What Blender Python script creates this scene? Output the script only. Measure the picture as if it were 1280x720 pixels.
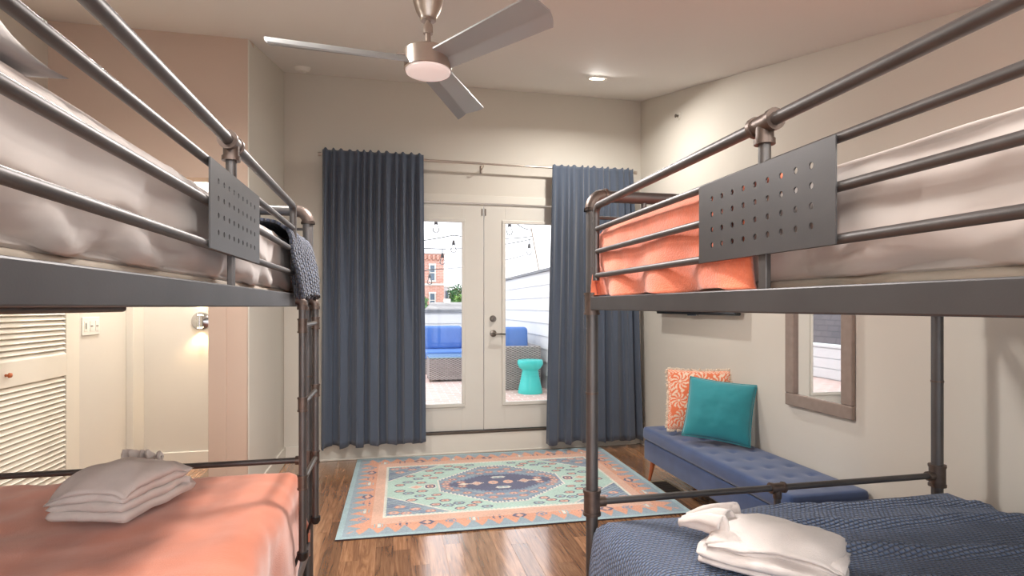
import bpy, bmesh, math, random
from mathutils import Vector, Matrix, noise
PI = math.pi
random.seed(7)
sc = bpy.context.scene
col = sc.collection
for o in list(bpy.data.objects):
    bpy.data.objects.remove(o)

# ------------------------------------------------------------------ camera
CAM_Z = 1.36
cam_d = bpy.data.cameras.new('camera')
cam = bpy.data.objects.new('camera', cam_d)
col.objects.link(cam)
cam.location = (0, 0, CAM_Z)
cam.rotation_euler = (math.radians(90), 0, math.radians(-12.1))
cam_d.sensor_width = 36
cam_d.lens = 36 * 700 / 1280
cam_d.shift_y = 23 / 1280
cam_d.clip_start = 0.02
cam_d.clip_end = 200
sc.camera = cam
# ------------------------------------------------------------------ sky
w = bpy.data.worlds.new('overcast_sky')
sc.world = w
w.use_nodes = True
bgn = w.node_tree.nodes['Background']
bgn.inputs[0].default_value = (0.93, 0.95, 1.0, 1)
bgn.inputs[1].default_value = 1.3
# ------------------------------------------------------------------ exposure
sc.view_settings.view_transform = 'Standard'
sc.view_settings.look = 'None'
sc.view_settings.exposure = 1.05
sc.view_settings.gamma = 1.0
sc.view_settings.use_curve_mapping = False
CAN_W = 27.0        # watts of the ceiling downlights
FAN_W = 20.0        # lamp under the ceiling fan
HALL_W = 30.0

# ------------------------------------------------------------------ helpers
def lin(v):
    v /= 255.0
    return v / 12.92 if v <= 0.04045 else ((v + 0.055) / 1.055) ** 2.4
def C(r, g, b):
    return (lin(r), lin(g), lin(b), 1.0)

class NT:
    def __init__(s, name):
        s.m = bpy.data.materials.new(name)
        s.m.use_nodes = True
        s.t = s.m.node_tree
        s.p = s.t.nodes['Principled BSDF']
        s.out = s.t.nodes['Material Output']
    def n(s, typ, **kw):
        nd = s.t.nodes.new(typ)
        for k, v in kw.items():
            setattr(nd, k, v)
        return nd
    def l(s, a, b):
        s.t.links.new(a, b)
    def val(s, sock, v):
        s.p.inputs[sock].default_value = v
    def math(s, op, a, b=None):
        nd = s.n('ShaderNodeMath', operation=op)
        for i, x in enumerate((a, b)):
            if x is None: continue
            if isinstance(x, (int, float)): nd.inputs[i].default_value = x
            else: s.l(x, nd.inputs[i])
        return nd.outputs[0]
    def noise(s, vec, scale, detail=3, rough=0.5):
        nd = s.n('ShaderNodeTexNoise')
        nd.inputs['Scale'].default_value = scale
        nd.inputs['Detail'].default_value = detail
        nd.inputs['Roughness'].default_value = rough
        if vec is not None: s.l(vec, nd.inputs['Vector'])
        return nd
    def mapping(s, vec, scale):
        nd = s.n('ShaderNodeMapping')
        nd.inputs['Scale'].default_value = scale
        s.l(vec, nd.inputs['Vector'])
        return nd.outputs[0]
    def ramp(s, fac, stops):
        nd = s.n('ShaderNodeValToRGB')
        e = nd.color_ramp.elements
        while len(e) < len(stops): e.new(0.5)
        for i, (p, c) in enumerate(stops):
            e[i].position = p; e[i].color = c
        s.l(fac, nd.inputs[0])
        return nd.outputs[0]
    def bump(s, h, strength, dist=0.01):
        nd = s.n('ShaderNodeBump')
        nd.inputs['Strength'].default_value = strength
        nd.inputs['Distance'].default_value = dist
        s.l(h, nd.inputs['Height'])
        s.l(nd.outputs[0], s.p.inputs['Normal'])

def shade(c, k):
    return (min(1, c[0]*k), min(1, c[1]*k), min(1, c[2]*k), 1)

def simple(name, c, rough=0.6, metal=0.0, var=0.06, vscale=6.0, bump=0.0, bscale=60.0, sheen=0.0, spec=0.5, coord='Object', bdist=0.004):
    m = NT(name)
    tc = m.n('ShaderNodeTexCoord').outputs[coord]
    nz = m.noise(tc, vscale, 4)
    m.l(m.ramp(nz.outputs['Fac'], [(0.3, shade(c, 1-var)), (0.7, shade(c, 1+var))]), m.p.inputs['Base Color'])
    m.val('Roughness', rough); m.val('Metallic', metal)
    m.val('Specular IOR Level', spec)
    if sheen:
        m.val('Sheen Weight', sheen); m.val('Sheen Roughness', 0.5)
    if bump:
        b = m.noise(tc, bscale, 3)
        m.bump(b.outputs['Fac'], bump, bdist)
    return m.m

def emission(name, c, strength):
    m = NT(name)
    m.val('Base Color', c)
    m.p.inputs['Emission Color'].default_value = c
    m.val('Emission Strength', strength)
    return m.m

def glass_mat(name, tint=(1, 1, 1, 1), refl=0.08):
    m = NT(name)
    m.t.nodes.remove(m.p)
    tr = m.n('ShaderNodeBsdfTransparent'); tr.inputs[0].default_value = tint
    gl = m.n('ShaderNodeBsdfGlossy'); gl.inputs['Roughness'].default_value = 0.02
    fr = m.n('ShaderNodeFresnel'); fr.inputs[0].default_value = 1.35
    mx = m.n('ShaderNodeMixShader')
    m.l(fr.outputs[0], mx.inputs[0]); m.l(tr.outputs[0], mx.inputs[1]); m.l(gl.outputs[0], mx.inputs[2])
    m.l(mx.outputs[0], m.out.inputs['Surface'])
    return m.m

ORG = {}
class MB:
    """collects faces, then links them as one mesh object"""
    def __init__(s):
        s.v = []; s.f = []; s.uv = {}
    def box(s, x0, x1, y0, y1, z0, z1):
        if x0 > x1: x0, x1 = x1, x0
        if y0 > y1: y0, y1 = y1, y0
        if z0 > z1: z0, z1 = z1, z0
        b = len(s.v)
        s.v += [(x0,y0,z0),(x1,y0,z0),(x1,y1,z0),(x0,y1,z0),(x0,y0,z1),(x1,y0,z1),(x1,y1,z1),(x0,y1,z1)]
        s.f += [tuple(b+i for i in q) for q in ((0,3,2,1),(4,5,6,7),(0,1,5,4),(1,2,6,5),(2,3,7,6),(3,0,4,7))]
        return s
    def prism_x(s, poly, x0, x1):
        """poly of (y,z) counter-clockwise seen from +x, extruded x0..x1"""
        n = len(poly); b = len(s.v)
        s.v += [(x0, y, z) for y, z in poly] + [(x1, y, z) for y, z in poly]
        s.f.append(tuple(b+i for i in reversed(range(n))))
        s.f.append(tuple(b+n+i for i in range(n)))
        for i in range(n):
            j = (i+1) % n
            s.f.append((b+i, b+j, b+n+j, b+n+i))
        return s
    def prism_y(s, poly, y0, y1):
        n = len(poly); b = len(s.v)
        s.v += [(x, y0, z) for x, z in poly] + [(x, y1, z) for x, z in poly]
        s.f.append(tuple(b+i for i in range(n)))
        s.f.append(tuple(b+n+i for i in reversed(range(n))))
        for i in range(n):
            j = (i+1) % n
            s.f.append((b+j, b+i, b+n+i, b+n+j))
        return s
    def tube(s, pts, r, seg=12, cap=True):
        pts = [Vector(p) for p in pts]
        rs = r if isinstance(r, (list, tuple)) else [r]*len(pts)
        n = len(pts); b = len(s.v)
        t0 = (pts[1]-pts[0]).normalized()
        up = Vector((0,0,1)) if abs(t0.z) < 0.9 else Vector((1,0,0))
        nrm = t0.cross(up).normalized()
        for i in range(n):
            if i == 0: t = pts[1]-pts[0]
            elif i == n-1: t = pts[-1]-pts[-2]
            else: t = (pts[i]-pts[i-1]).normalized() + (pts[i+1]-pts[i]).normalized()
            t.normalize()
            nrm = (nrm - t*nrm.dot(t)).normalized()
            bi = t.cross(nrm)
            for k in range(seg):
                a = 2*PI*k/seg
                s.v.append(tuple(pts[i] + (nrm*math.cos(a) + bi*math.sin(a))*rs[i]))
        for i in range(n-1):
            for k in range(seg):
                k2 = (k+1) % seg
                s.f.append((b+i*seg+k, b+i*seg+k2, b+(i+1)*seg+k2, b+(i+1)*seg+k))
        if cap:
            s.f.append(tuple(b+k for k in reversed(range(seg))))
            s.f.append(tuple(b+(n-1)*seg+k for k in range(seg)))
        return s
    def lathe(s, prof, c=(0,0,0), seg=24, axis='z'):
        b = len(s.v); n = len(prof)
        for r, h in prof:
            for k in range(seg):
                a = 2*PI*k/seg
                p, q = r*math.cos(a), r*math.sin(a)
                if axis == 'z': v = (c[0]+p, c[1]+q, c[2]+h)
                elif axis == 'y': v = (c[0]+q, c[1]+h, c[2]+p)
                else: v = (c[0]+h, c[1]+p, c[2]+q)
                s.v.append(v)
        for i in range(n-1):
            for k in range(seg):
                k2 = (k+1) % seg
                s.f.append((b+i*seg+k, b+i*seg+k2, b+(i+1)*seg+k2, b+(i+1)*seg+k))
        if prof[0][0] > 1e-6: s.f.append(tuple(b+k for k in reversed(range(seg))))
        if prof[-1][0] > 1e-6: s.f.append(tuple(b+(n-1)*seg+k for k in range(seg)))
        return s
    def grid(s, fn, nu, nv, close_u=False, uvfn=None):
        b = len(s.v)
        for j in range(nv+1):
            for i in range(nu + (0 if close_u else 1)):
                s.v.append(tuple(fn(i/nu, j/nv)))
        wdt = nu if close_u else nu+1
        for j in range(nv):
            for i in range(nu):
                i2 = (i+1) % wdt if close_u else i+1
                f = (b+j*wdt+i, b+j*wdt+i2, b+(j+1)*wdt+i2, b+(j+1)*wdt+i)
                if uvfn:
                    s.uv[len(s.f)] = [uvfn(i/nu, j/nv), uvfn((i+1)/nu, j/nv), uvfn((i+1)/nu, (j+1)/nv), uvfn(i/nu, (j+1)/nv)]
                s.f.append(f)
        return s
    def xform(s, M):
        s.v = [tuple(M @ Vector(p)) for p in s.v]
        return s
    def build(s, name, m, parent=None, smooth=False, bevel=0.0, loc=None, solid=0.0, subsurf=0, fix=True):
        me = bpy.data.meshes.new(name)
        L = Vector(loc) if loc is not None else Vector((0,0,0))
        if parent is not None: L = Vector(ORG.get(parent.name, (0,0,0)))
        me.from_pydata([tuple(Vector(p)-L) for p in s.v], [], s.f)
        if s.uv:
            ul = me.uv_layers.new(name='uv')
            for pi, uvs in s.uv.items():
                for li, uvv in zip(me.polygons[pi].loop_indices, uvs):
                    ul.data[li].uv = uvv
        if fix:
            bm = bmesh.new(); bm.from_mesh(me)
            bmesh.ops.recalc_face_normals(bm, faces=bm.faces)
            bm.to_mesh(me); bm.free()
        if smooth:
            me.polygons.foreach_set('use_smooth', [True]*len(me.polygons))
            if smooth == 'auto': me.set_sharp_from_angle(angle=math.radians(38))
        me.materials.append(m)
        o = bpy.data.objects.new(name, me)
        col.objects.link(o)
        if parent is not None: o.parent = parent
        else: o.location = L
        ORG[o.name] = tuple(L)
        if bevel:
            bv = o.modifiers.new('bevel', 'BEVEL'); bv.width = bevel; bv.segments = 2; bv.limit_method = 'ANGLE'
        if solid:
            sd = o.modifiers.new('solid', 'SOLIDIFY'); sd.thickness = solid; sd.offset = -1
        if subsurf:
            ss = o.modifiers.new('subd', 'SUBSURF'); ss.levels = subsurf; ss.render_levels = subsurf
        return o

def box(*a): return MB().box(*a)
def thing(name, label, cat, loc, group=None):
    o = bpy.data.objects.new(name, None); col.objects.link(o)
    o.location = loc; o.empty_display_size = 0.1
    ORG[o.name] = tuple(loc)
    return tag(o, label, cat, group)
def tag(o, label=None, cat=None, group=None, kind=None):
    if label: o['label'] = label
    if cat: o['category'] = cat
    if group: o['group'] = group
    if kind: o['kind'] = kind
    return o
def struct(o, label, cat):
    return tag(o, label, cat, kind='structure')
def piece(name, me, parent, loc, scale=(1,1,1), rot=(0,0,0)):
    """one more piece sharing mesh data; loc is in world space"""
    o = bpy.data.objects.new(name, me); col.objects.link(o)
    o.parent = parent
    o.location = Vector(loc) - Vector(ORG.get(parent.name, (0,0,0)))
    o.scale = scale; o.rotation_euler = rot
    return o
def fbm(x, y, z=0.0, o=3):
    return noise.fractal(Vector((x, y, z)), 1.0, 2.0, o)
def arc(c, r, a0, a1, n, plane):
    pts = []
    for i in range(n+1):
        a = a0 + (a1-a0)*i/n
        p, q = r*math.cos(a), r*math.sin(a)
        pts.append((c[0]+p, c[1], c[2]+q) if plane == 'xz' else (c[0], c[1]+p, c[2]+q))
    return pts

# ------------------------------------------------------------------ materials
M = {}
M['wall'] = simple('wall_paint', C(214, 209, 199), 0.75, var=0.012, vscale=1.5, bump=0.05, bscale=220)
M['wall_warm_lit'] = simple('wall_warm_light_tint', C(206, 184, 168), 0.75, var=0.012, vscale=1.5, bump=0.05, bscale=220)  # warm mixed light on the partition is put into this tan
M['ceiling'] = simple('ceiling_paint', C(232, 228, 223), 0.8, var=0.012, vscale=1.2, bump=0.05, bscale=200)
M['trim'] = simple('white_trim', C(222, 218, 208), 0.5, var=0.01, vscale=2)
M['door'] = simple('door_paint', C(216, 213, 205), 0.42, var=0.01, vscale=2)
M['closet'] = simple('closet_paint', C(226, 220, 206), 0.5, var=0.012, vscale=2)
M['steel'] = simple('gunmetal_pipe', C(104, 102, 102), 0.48, 0.8, var=0.12, vscale=9, bump=0.04, bscale=300)
M['fitting'] = simple('bronze_fitting', C(106, 94, 88), 0.42, 0.75, var=0.22, vscale=30, bump=0.06, bscale=200)
M['plate'] = simple('gunmetal_plate', C(100, 100, 102), 0.44, 0.8, var=0.10, vscale=5, bump=0.03, bscale=260)
M['sheet'] = simple('white_sheet', C(200, 192, 188), 0.85, var=0.02, vscale=3, bump=0.12, bscale=30, sheen=0.15)
M['pillow_white'] = simple('pillow_cotton', C(204, 199, 198), 0.85, var=0.02, vscale=4, bump=0.1, bscale=25, sheen=0.15)
M['bunkie'] = simple('mattress_border', C(176, 166, 154), 0.9, var=0.05, vscale=40)
M['fleece'] = simple('coral_fleece', C(244, 132, 96), 0.95, var=0.10, vscale=22, bump=0.5, bscale=220, sheen=0.5, bdist=0.006)
M['coral'] = simple('coral_blanket', C(206, 122, 92), 0.95, var=0.09, vscale=7, bump=0.3, bscale=260, sheen=0.5, bdist=0.004)
M['towel'] = simple('white_terry', C(228, 220, 216), 0.95, var=0.03, vscale=30, bump=0.6, bscale=420, sheen=0.3, bdist=0.003)
M['curtain'] = simple('slate_curtain', C(76, 86, 102), 0.9, var=0.05, vscale=300, bump=0.1, bscale=500, sheen=0.25)
M['velvet'] = simple('blue_velvet', C(46, 70, 114), 0.8, var=0.13, vscale=9, sheen=0.4, bump=0.08, bscale=400)
M['velvet_side'] = M['velvet']
M['leg_wood'] = simple('leg_wood', C(172, 92, 52), 0.45, var=0.15, vscale=14)
M['teal'] = simple('teal_velvet', C(36, 138, 148), 0.8, var=0.07, vscale=10, sheen=0.4, bump=0.08, bscale=300)
M['fringe'] = simple('cream_fringe', C(226, 208, 188), 0.95, var=0.05, vscale=80)
M['nickel'] = simple('brushed_nickel', C(190, 178, 168), 0.32, 0.85, var=0.06, vscale=8)
M['blade'] = simple('fan_blade', C(166, 169, 171), 0.42, 0.35, var=0.03, vscale=4)
M['black'] = simple('black_plastic', C(28, 28, 30), 0.35, var=0.05)
M['screen'] = simple('tv_screen', C(18, 20, 24), 0.12, var=0.02)
M['chrome'] = simple('chrome', C(200, 200, 200), 0.15, 1.0, var=0.02)
M['satin'] = simple('satin_nickel', C(128, 122, 116), 0.32, 0.9, var=0.05)
M['mirror'] = simple('mirror_glass', C(245, 245, 245), 0.02, 1.0, var=0.0)
M['mframe'] = simple('mirror_frame_wood', C(156, 140, 130), 0.45, 0.25, var=0.08, vscale=25)
M['white_plastic'] = simple('white_plastic', C(232, 228, 220), 0.4, var=0.01)
M['dark_slot'] = simple('dark_slot', C(70, 66, 62), 0.5)
M['bronze'] = simple('threshold_bronze', C(88, 78, 70), 0.45, 0.5)
M['glass'] = glass_mat('clear_glass')
M['bulb'] = glass_mat('bulb_glass', (0.97, 0.97, 0.98, 1))
M['lens'] = emission('downlight_lens', (1.0, 0.86, 0.68, 1), 14.0)
M['fanlens'] = emission('fan_lens', (1.0, 0.88, 0.86, 1), 0.12)
M['sconce_glow'] = emission('sconce_glow', (1.0, 0.72, 0.42, 1), 9.0)
M['vent'] = simple('floor_vent', C(176, 160, 134), 0.5, 0.3)

def wood_floor():
    m = NT('oak_floor')
    geo = m.n('ShaderNodeNewGeometry').outputs['Position']
    rnd = m.n('ShaderNodeObjectInfo').outputs['Random']
    off = m.n('ShaderNodeVectorMath', operation='ADD')
    cmb = m.n('ShaderNodeCombineXYZ')
    m.l(m.math('MULTIPLY', rnd, 37.0), cmb.inputs[1]); m.l(m.math('MULTIPLY', rnd, 11.0), cmb.inputs[0])
    m.l(geo, off.inputs[0]); m.l(cmb.outputs[0], off.inputs[1])
    vec = m.mapping(off.outputs[0], (16, 1.3, 1))
    n1 = m.noise(vec, 1.6, 6, 0.62)
    n1.inputs['Distortion'].default_value = 1.6
    vec2 = m.mapping(off.outputs[0], (110, 4, 1))
    n2 = m.noise(vec2, 1.0, 3, 0.6)
    grain = m.math('ADD', m.math('MULTIPLY', n1.outputs['Fac'], 0.75), m.math('MULTIPLY', n2.outputs['Fac'], 0.25))
    cr = m.ramp(grain, [(0.30, C(96, 66, 46)), (0.48, C(150, 108, 76)), (0.62, C(178, 134, 98)), (0.75, C(132, 92, 64))])
    hsv = m.n('ShaderNodeHueSaturation')
    m.l(cr, hsv.inputs['Color'])
    m.l(m.math('ADD', m.math('MULTIPLY', rnd, 0.62), 0.60), hsv.inputs['Value'])
    m.l(hsv.outputs[0], m.p.inputs['Base Color'])
    m.l(m.math('ADD', m.math('MULTIPLY', grain, 0.20), 0.10), m.p.inputs['Roughness'])
    m.val('Coat Weight', 0.9); m.val('Coat Roughness', 0.13)
    m.bump(grain, 0.25, 0.002)
    return m.m
M['floor'] = wood_floor()

def knit(name, c, cell=0.013, depth=0.012):
    """staggered open stitches; the uv is in metres along the cloth"""
    m = NT(name)
    uv = m.n('ShaderNodeUVMap').outputs[0]
    sx = m.n('ShaderNodeSeparateXYZ'); m.l(uv, sx.inputs[0])
    wob = m.noise(uv, 14, 2)
    u = m.math('ADD', m.math('DIVIDE', sx.outputs[0], cell*1.55), m.math('MULTIPLY', wob.outputs['Fac'], 0.8))
    v = m.math('ADD', m.math('DIVIDE', sx.outputs[1], cell), m.math('MULTIPLY', wob.outputs['Fac'], 0.6))
    row = m.math('FLOOR', v)
    u2 = m.math('ADD', u, m.math('MULTIPLY', m.math('MODULO', row, 2.0), 0.5))
    su = m.math('ABSOLUTE', m.math('SINE', m.math('MULTIPLY', u2, PI)))
    sv = m.math('ABSOLUTE', m.math('SINE', m.math('MULTIPLY', v, PI)))
    h = m.math('POWER', m.math('MULTIPLY', su, sv), 0.6)
    fine = m.noise(uv, 500, 2)
    m.l(m.ramp(h, [(0.15, shade(c, 0.45)), (0.75, shade(c, 1.3))]), m.p.inputs['Base Color'])  # shade in the gaps between stitches put into the yarn colour
    m.val('Roughness', 0.9); m.val('Sheen Weight', 0.3)
    m.bump(m.math('ADD', h, m.math('MULTIPLY', fine.outputs['Fac'], 0.25)), 1.0, depth)
    return m.m
M['knit'] = knit('navy_knit', C(92, 110, 142), 0.0115, 0.011)
M['knit2'] = knit('slate_knit', C(66, 75, 94), 0.011, 0.012)

def colour_attr(name, rough=0.95, bscale=300, bump=0.25):
    m = NT(name)
    a = m.n('ShaderNodeAttribute'); a.attribute_name = 'weave'
    tc = m.n('ShaderNodeTexCoord').outputs['Object']
    nz = m.noise(tc, bscale, 2)
    big = m.noise(tc, 3.0, 3)
    hsv = m.n('ShaderNodeHueSaturation'); m.l(a.outputs['Color'], hsv.inputs['Color'])
    m.l(m.math('ADD', m.math('MULTIPLY', big.outputs['Fac'], 0.25), 0.87), hsv.inputs['Value'])
    m.l(hsv.outputs[0], m.p.inputs['Base Color'])
    m.val('Roughness', rough); m.val('Sheen Weight', 0.15)
    m.bump(nz.outputs['Fac'], bump, 0.003)
    return m.m
M['rug'] = colour_attr('kilim_weave')
M['paisley'] = colour_attr('paisley_print', bscale=400)

# ------------------------------------------------------------------ room shell
XL, XR, YB, YR = -2.06, 2.42, 5.18, -2.2
def cz(y): return 3.40 - 0.235*(YB - max(y, 1.6))
DX0, DX1, DZ0, DZ1 = -0.075, 1.759, 0.20, 2.335        # french door opening

base = box(XL-0.15, XR+0.15, YR-0.15, YB+0.2, -0.12, -0.004).build('floor', M['floor'])
struct(base, 'brown oak strip floor with a satin sheen', 'floor')
plank_me = MB().box(-0.5, 0.5, -0.5, 0.5, -0.012, 0.0)
pm = plank_me.build('plank', M['floor'], base)
pm.location.z = 0; plank_data = pm.data
bpy.data.objects.remove(pm)
PW = 0.094
nrow = int((XR-XL)/PW)+1
rng = random.Random(3)
placed = 0
for i in range(nrow):
    x = XL + (i+0.5)*PW
    if x - PW/2 > XR: continue
    y = 1.75 - rng.uniform(0, 1.0)
    while y < YB:
        ln = rng.uniform(0.7, 1.5)
        y1 = min(y+ln, YB)
        if y1 > 1.75 and y1 - y > 0.06:
            xa, xb = x-PW/2, min(x+PW/2, XR)
            piece('plank', plank_data, base, ((xa+xb)/2, (y+y1)/2, rng.uniform(-0.0008, 0.0)), (xb-xa-0.0016, y1-y-0.0018, 1))
            placed += 1
        y = y1

# ceiling: rises towards the terrace doors
cl = MB()
yk = 1.6
cl.prism_x([(YB+0.2, cz(YB)+0.235*0.2), (YB+0.2, cz(YB)+0.25), (yk, cz(yk)+0.2), (YR-0.15, cz(yk)+0.2), (YR-0.15, cz(yk)), (yk, cz(yk))], XL-0.15, XR+0.15)
struct(cl.build('ceiling', M['ceiling']), 'pale sloping ceiling rising towards the terrace doors', 'ceiling')
side_poly = [(YR-0.15, 0), (YB+0.2, 0), (YB+0.2, cz(YB)+0.045), (yk, cz(yk)), (YR-0.15, cz(yk))]
struct(MB().prism_x(side_poly, XR, XR+0.15).build('wall_right', M['wall']), 'plain cream wall behind the bench and mirror', 'wall')
struct(MB().prism_x(side_poly, XL-0.15, XL).build('wall_left', M['wall']), 'cream wall with the louvred closet and light switch', 'wall')
b = MB()
b.box(XL, DX0, YB, YB+0.2, 0, cz(YB)); b.box(DX1, XR, YB, YB+0.2, 0, cz(YB))
b.box(DX0, DX1, YB, YB+0.2, DZ1, cz(YB)); b.box(DX0, DX1, YB, YB+0.2, 0, DZ0-0.02)
struct(b.build('wall_back', M['wall']), 'cream end wall holding the terrace doors', 'wall')
# partition with the hall opening, and its return wall
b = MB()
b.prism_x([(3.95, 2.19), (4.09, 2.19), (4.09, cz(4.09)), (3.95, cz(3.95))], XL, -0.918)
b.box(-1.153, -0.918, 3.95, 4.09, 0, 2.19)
struct(b.build('wall_partition', M['wall_warm_lit']), 'partition over the hall opening, warm light put into its tan', 'wall')
b = MB().prism_x([(4.09, 0), (YB, 0), (YB, cz(YB)), (4.09, cz(4.09))], -1.02, -0.918)
struct(b.build('wall_return', M['wall']), 'narrow cream return wall beside the left curtain', 'wall')
struct(box(-0.922, -0.914, 3.94, 4.09, 0.0, cz(3.95)-0.005).build('trim_1', M['wall'], bevel=0.002), 'slim cream corner bead of the partition', 'trim')
struct(MB().box(-1.157, -1.05, 3.936, 3.95, 0, 2.19).build('trim_2', M['wall_warm_lit'], bevel=0.003), 'flat casing strip at the hall opening, warm light put into its tan', 'trim')
struct(box(XL, XL+0.05, 4.98, YB, 0, 2.3).build('trim_3', M['trim'], bevel=0.004), 'door casing strip at the end of the hall', 'trim')
# rear wall behind the photographer, with an unseen window added for fill daylight
RX0, RX1, RZ0, RZ1 = -1.95, 2.31, 0.12, 2.42
b = MB()
b.box(XL, RX0, YR-0.15, YR, 0, cz(yk)); b.box(RX1, XR, YR-0.15, YR, 0, cz(yk))
b.box(RX0, RX1, YR-0.15, YR, 0, RZ0); b.box(RX0, RX1, YR-0.15, YR, RZ1, cz(yk))
struct(b.build('wall_rear', M['wall']), 'cream rear wall with the added fill window', 'wall')
wn = thing('fill_window', 'unseen wide window added in the rear wall for fill light', 'window', ((RX0+RX1)/2, YR-0.08, RZ0)); wn['kind'] = 'structure'
fr = MB()
for a in ((RX0, RX1, RZ0, RZ0+0.06), (RX0, RX1, RZ1-0.06, RZ1), (RX0, RX0+0.06, RZ0, RZ1), (RX1-0.06, RX1, RZ0, RZ1)):
    fr.box(a[0], a[1], YR-0.12, YR-0.04, a[2], a[3])
fr.build('window_frame', M['trim'], wn, bevel=0.003)
for k in range(1, 3):
    xm = RX0 + (RX1-RX0)*k/3
    box(xm-0.03, xm+0.03, YR-0.11, YR-0.05, RZ0+0.06, RZ1-0.06).build('mullion', M['trim'], wn, bevel=0.003)
for k in range(3):
    xa = RX0 + (RX1-RX0)*k/3 + 0.04; xb = RX0 + (RX1-RX0)*(k+1)/3 - 0.04
    box(xa, xb, YR-0.083, YR-0.077, RZ0+0.05, RZ1-0.05).build('pane', M['glass'], wn)

pl_ = bpy.data.lights.new('window_portal', 'AREA'); pl_.shape = 'RECTANGLE'; pl_.size = RX1-RX0; pl_.size_y = RZ1-RZ0; pl_.cycles.is_portal = True
plo = bpy.data.objects.new('window_portal', pl_); col.objects.link(plo); plo.location = ((RX0+RX1)/2, YR-0.14, (RZ0+RZ1)/2); plo.rotation_euler = (math.radians(90), 0, 0)
# baseboards
def bboard(name, lab, *bx):
    struct(box(*bx).build(name, M['trim'], bevel=0.004), lab, 'baseboard')
bboard('baseboard_back', 'white baseboard left of the terrace doors', -0.918, DX0-0.001, YB-0.016, YB, 0.0, 0.14)
bboard('baseboard_far', 'white baseboard behind the right curtain', DX1+0.001, XR, YB-0.016, YB, 0.0, 0.14)
bboard('baseboard_right', 'white baseboard along the bench wall', XR-0.016, XR, YR, YB-0.016, 0.0, 0.14)
bboard('baseboard_left', 'white baseboard under the light switch', XL, XL+0.016, 4.28, 4.98, 0.0, 0.14)
bboard('baseboard_return', 'white baseboard of the narrow return wall', -0.918, -0.902, 3.95, YB-0.016, 0.0, 0.14)
bboard('baseboard_hall', 'white baseboard at the end of the hall', XL+0.05, -1.02, YB-0.016, YB, 0.0, 0.14)
# white riser below the raised terrace doors
rs = MB().box(DX0-0.04, DX1+0.04, YB-0.022, YB, 0.0, DZ0-0.012)
struct(rs.build('trim_4', M['trim'], bevel=0.003), 'white riser board below the terrace doors', 'trim')
struct(box(-0.9, DX1+0.6, YB-0.036, YB-0.022, 0.0, 0.016).build('trim_5', M['trim'], bevel=0.004), 'thin white shoe moulding at the foot of the riser', 'trim')
struct(box(DX0, DX1, YB-0.03, YB+0.16, DZ0-0.018, DZ0).build('trim_6', M['bronze'], bevel=0.003), 'dark bronze threshold under the terrace doors', 'trim')
b = MB()
b.box(DX0-0.06, DX0+0.014, YB-0.014, YB+0.0, DZ0, DZ1+0.06); b.box(DX1-0.014, DX1+0.06, YB-0.014, YB, DZ0, DZ1+0.06)
b.box(DX0+0.014, DX1-0.014, YB-0.014, YB, DZ1-0.012, DZ1+0.06)
struct(b.build('trim_7', M['trim'], bevel=0.002), 'cream casing around the terrace doors', 'trim')

# ------------------------------------------------------------------ french doors
def french_door(name, lab, x0, x1, seam_right):
    t = thing(name, lab, 'door', ((x0+x1)/2, YB+0.03, DZ0)); t['kind'] = 'structure'
    yA, yB = YB+0.012, YB+0.056
    z0, z1 = DZ0+0.006, DZ1-0.018
    gx0, gx1 = x0+0.20, x1-0.20
    gz0, gz1 = 0.455, 2.145
    box(x0, gx0, yA, yB, z0, z1).build('stile', M['door'], t, bevel=0.002)
    box(gx1, x1, yA, yB, z0, z1).build('stile', M['door'], t, bevel=0.002)
    box(gx0, gx1, yA, yB, gz1, z1).build('rail', M['door'], t, bevel=0.002)
    box(gx0, gx1, yA, yB, z0, gz0).build('rail', M['door'], t, bevel=0.002)
    g = MB(); e = 0.028
    g.box(gx0-e, gx1+e, yA-0.014, yA, gz1-0.004, gz1+e); g.box(gx0-e, gx1+e, yA-0.014, yA, gz0-e, gz0+0.004)
    g.box(gx0-e, gx0+0.004, yA-0.014, yA, gz0+0.004, gz1-0.004); g.box(gx1-0.004, gx1+e, yA-0.014, yA, gz0+0.004, gz1-0.004)
    g.build('glazing_bead', M['door'], t, bevel=0.004)
    box(gx0, gx1, (yA+yB)/2-0.003, (yA+yB)/2+0.003, gz0, gz1).build('pane', M['glass'], t)
    hx = x0 if seam_right else x1
    for z in (0.45, 1.25, 2.05):
        MB().tube([(hx, yA-0.008, z-0.05), (hx, yA-0.008, z+0.05)], 0.007, 8).build('hinge', M['satin'], t, smooth='auto')
    return t, yA
XS = 0.842
d1, yA = french_door('door_1', 'left leaf of the glazed white terrace doors', DX0+0.004, XS-0.003, True)
d2, yA = french_door('door_2', 'right leaf of the glazed terrace doors with lever handle', XS+0.003, DX1-0.004, False)
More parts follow.
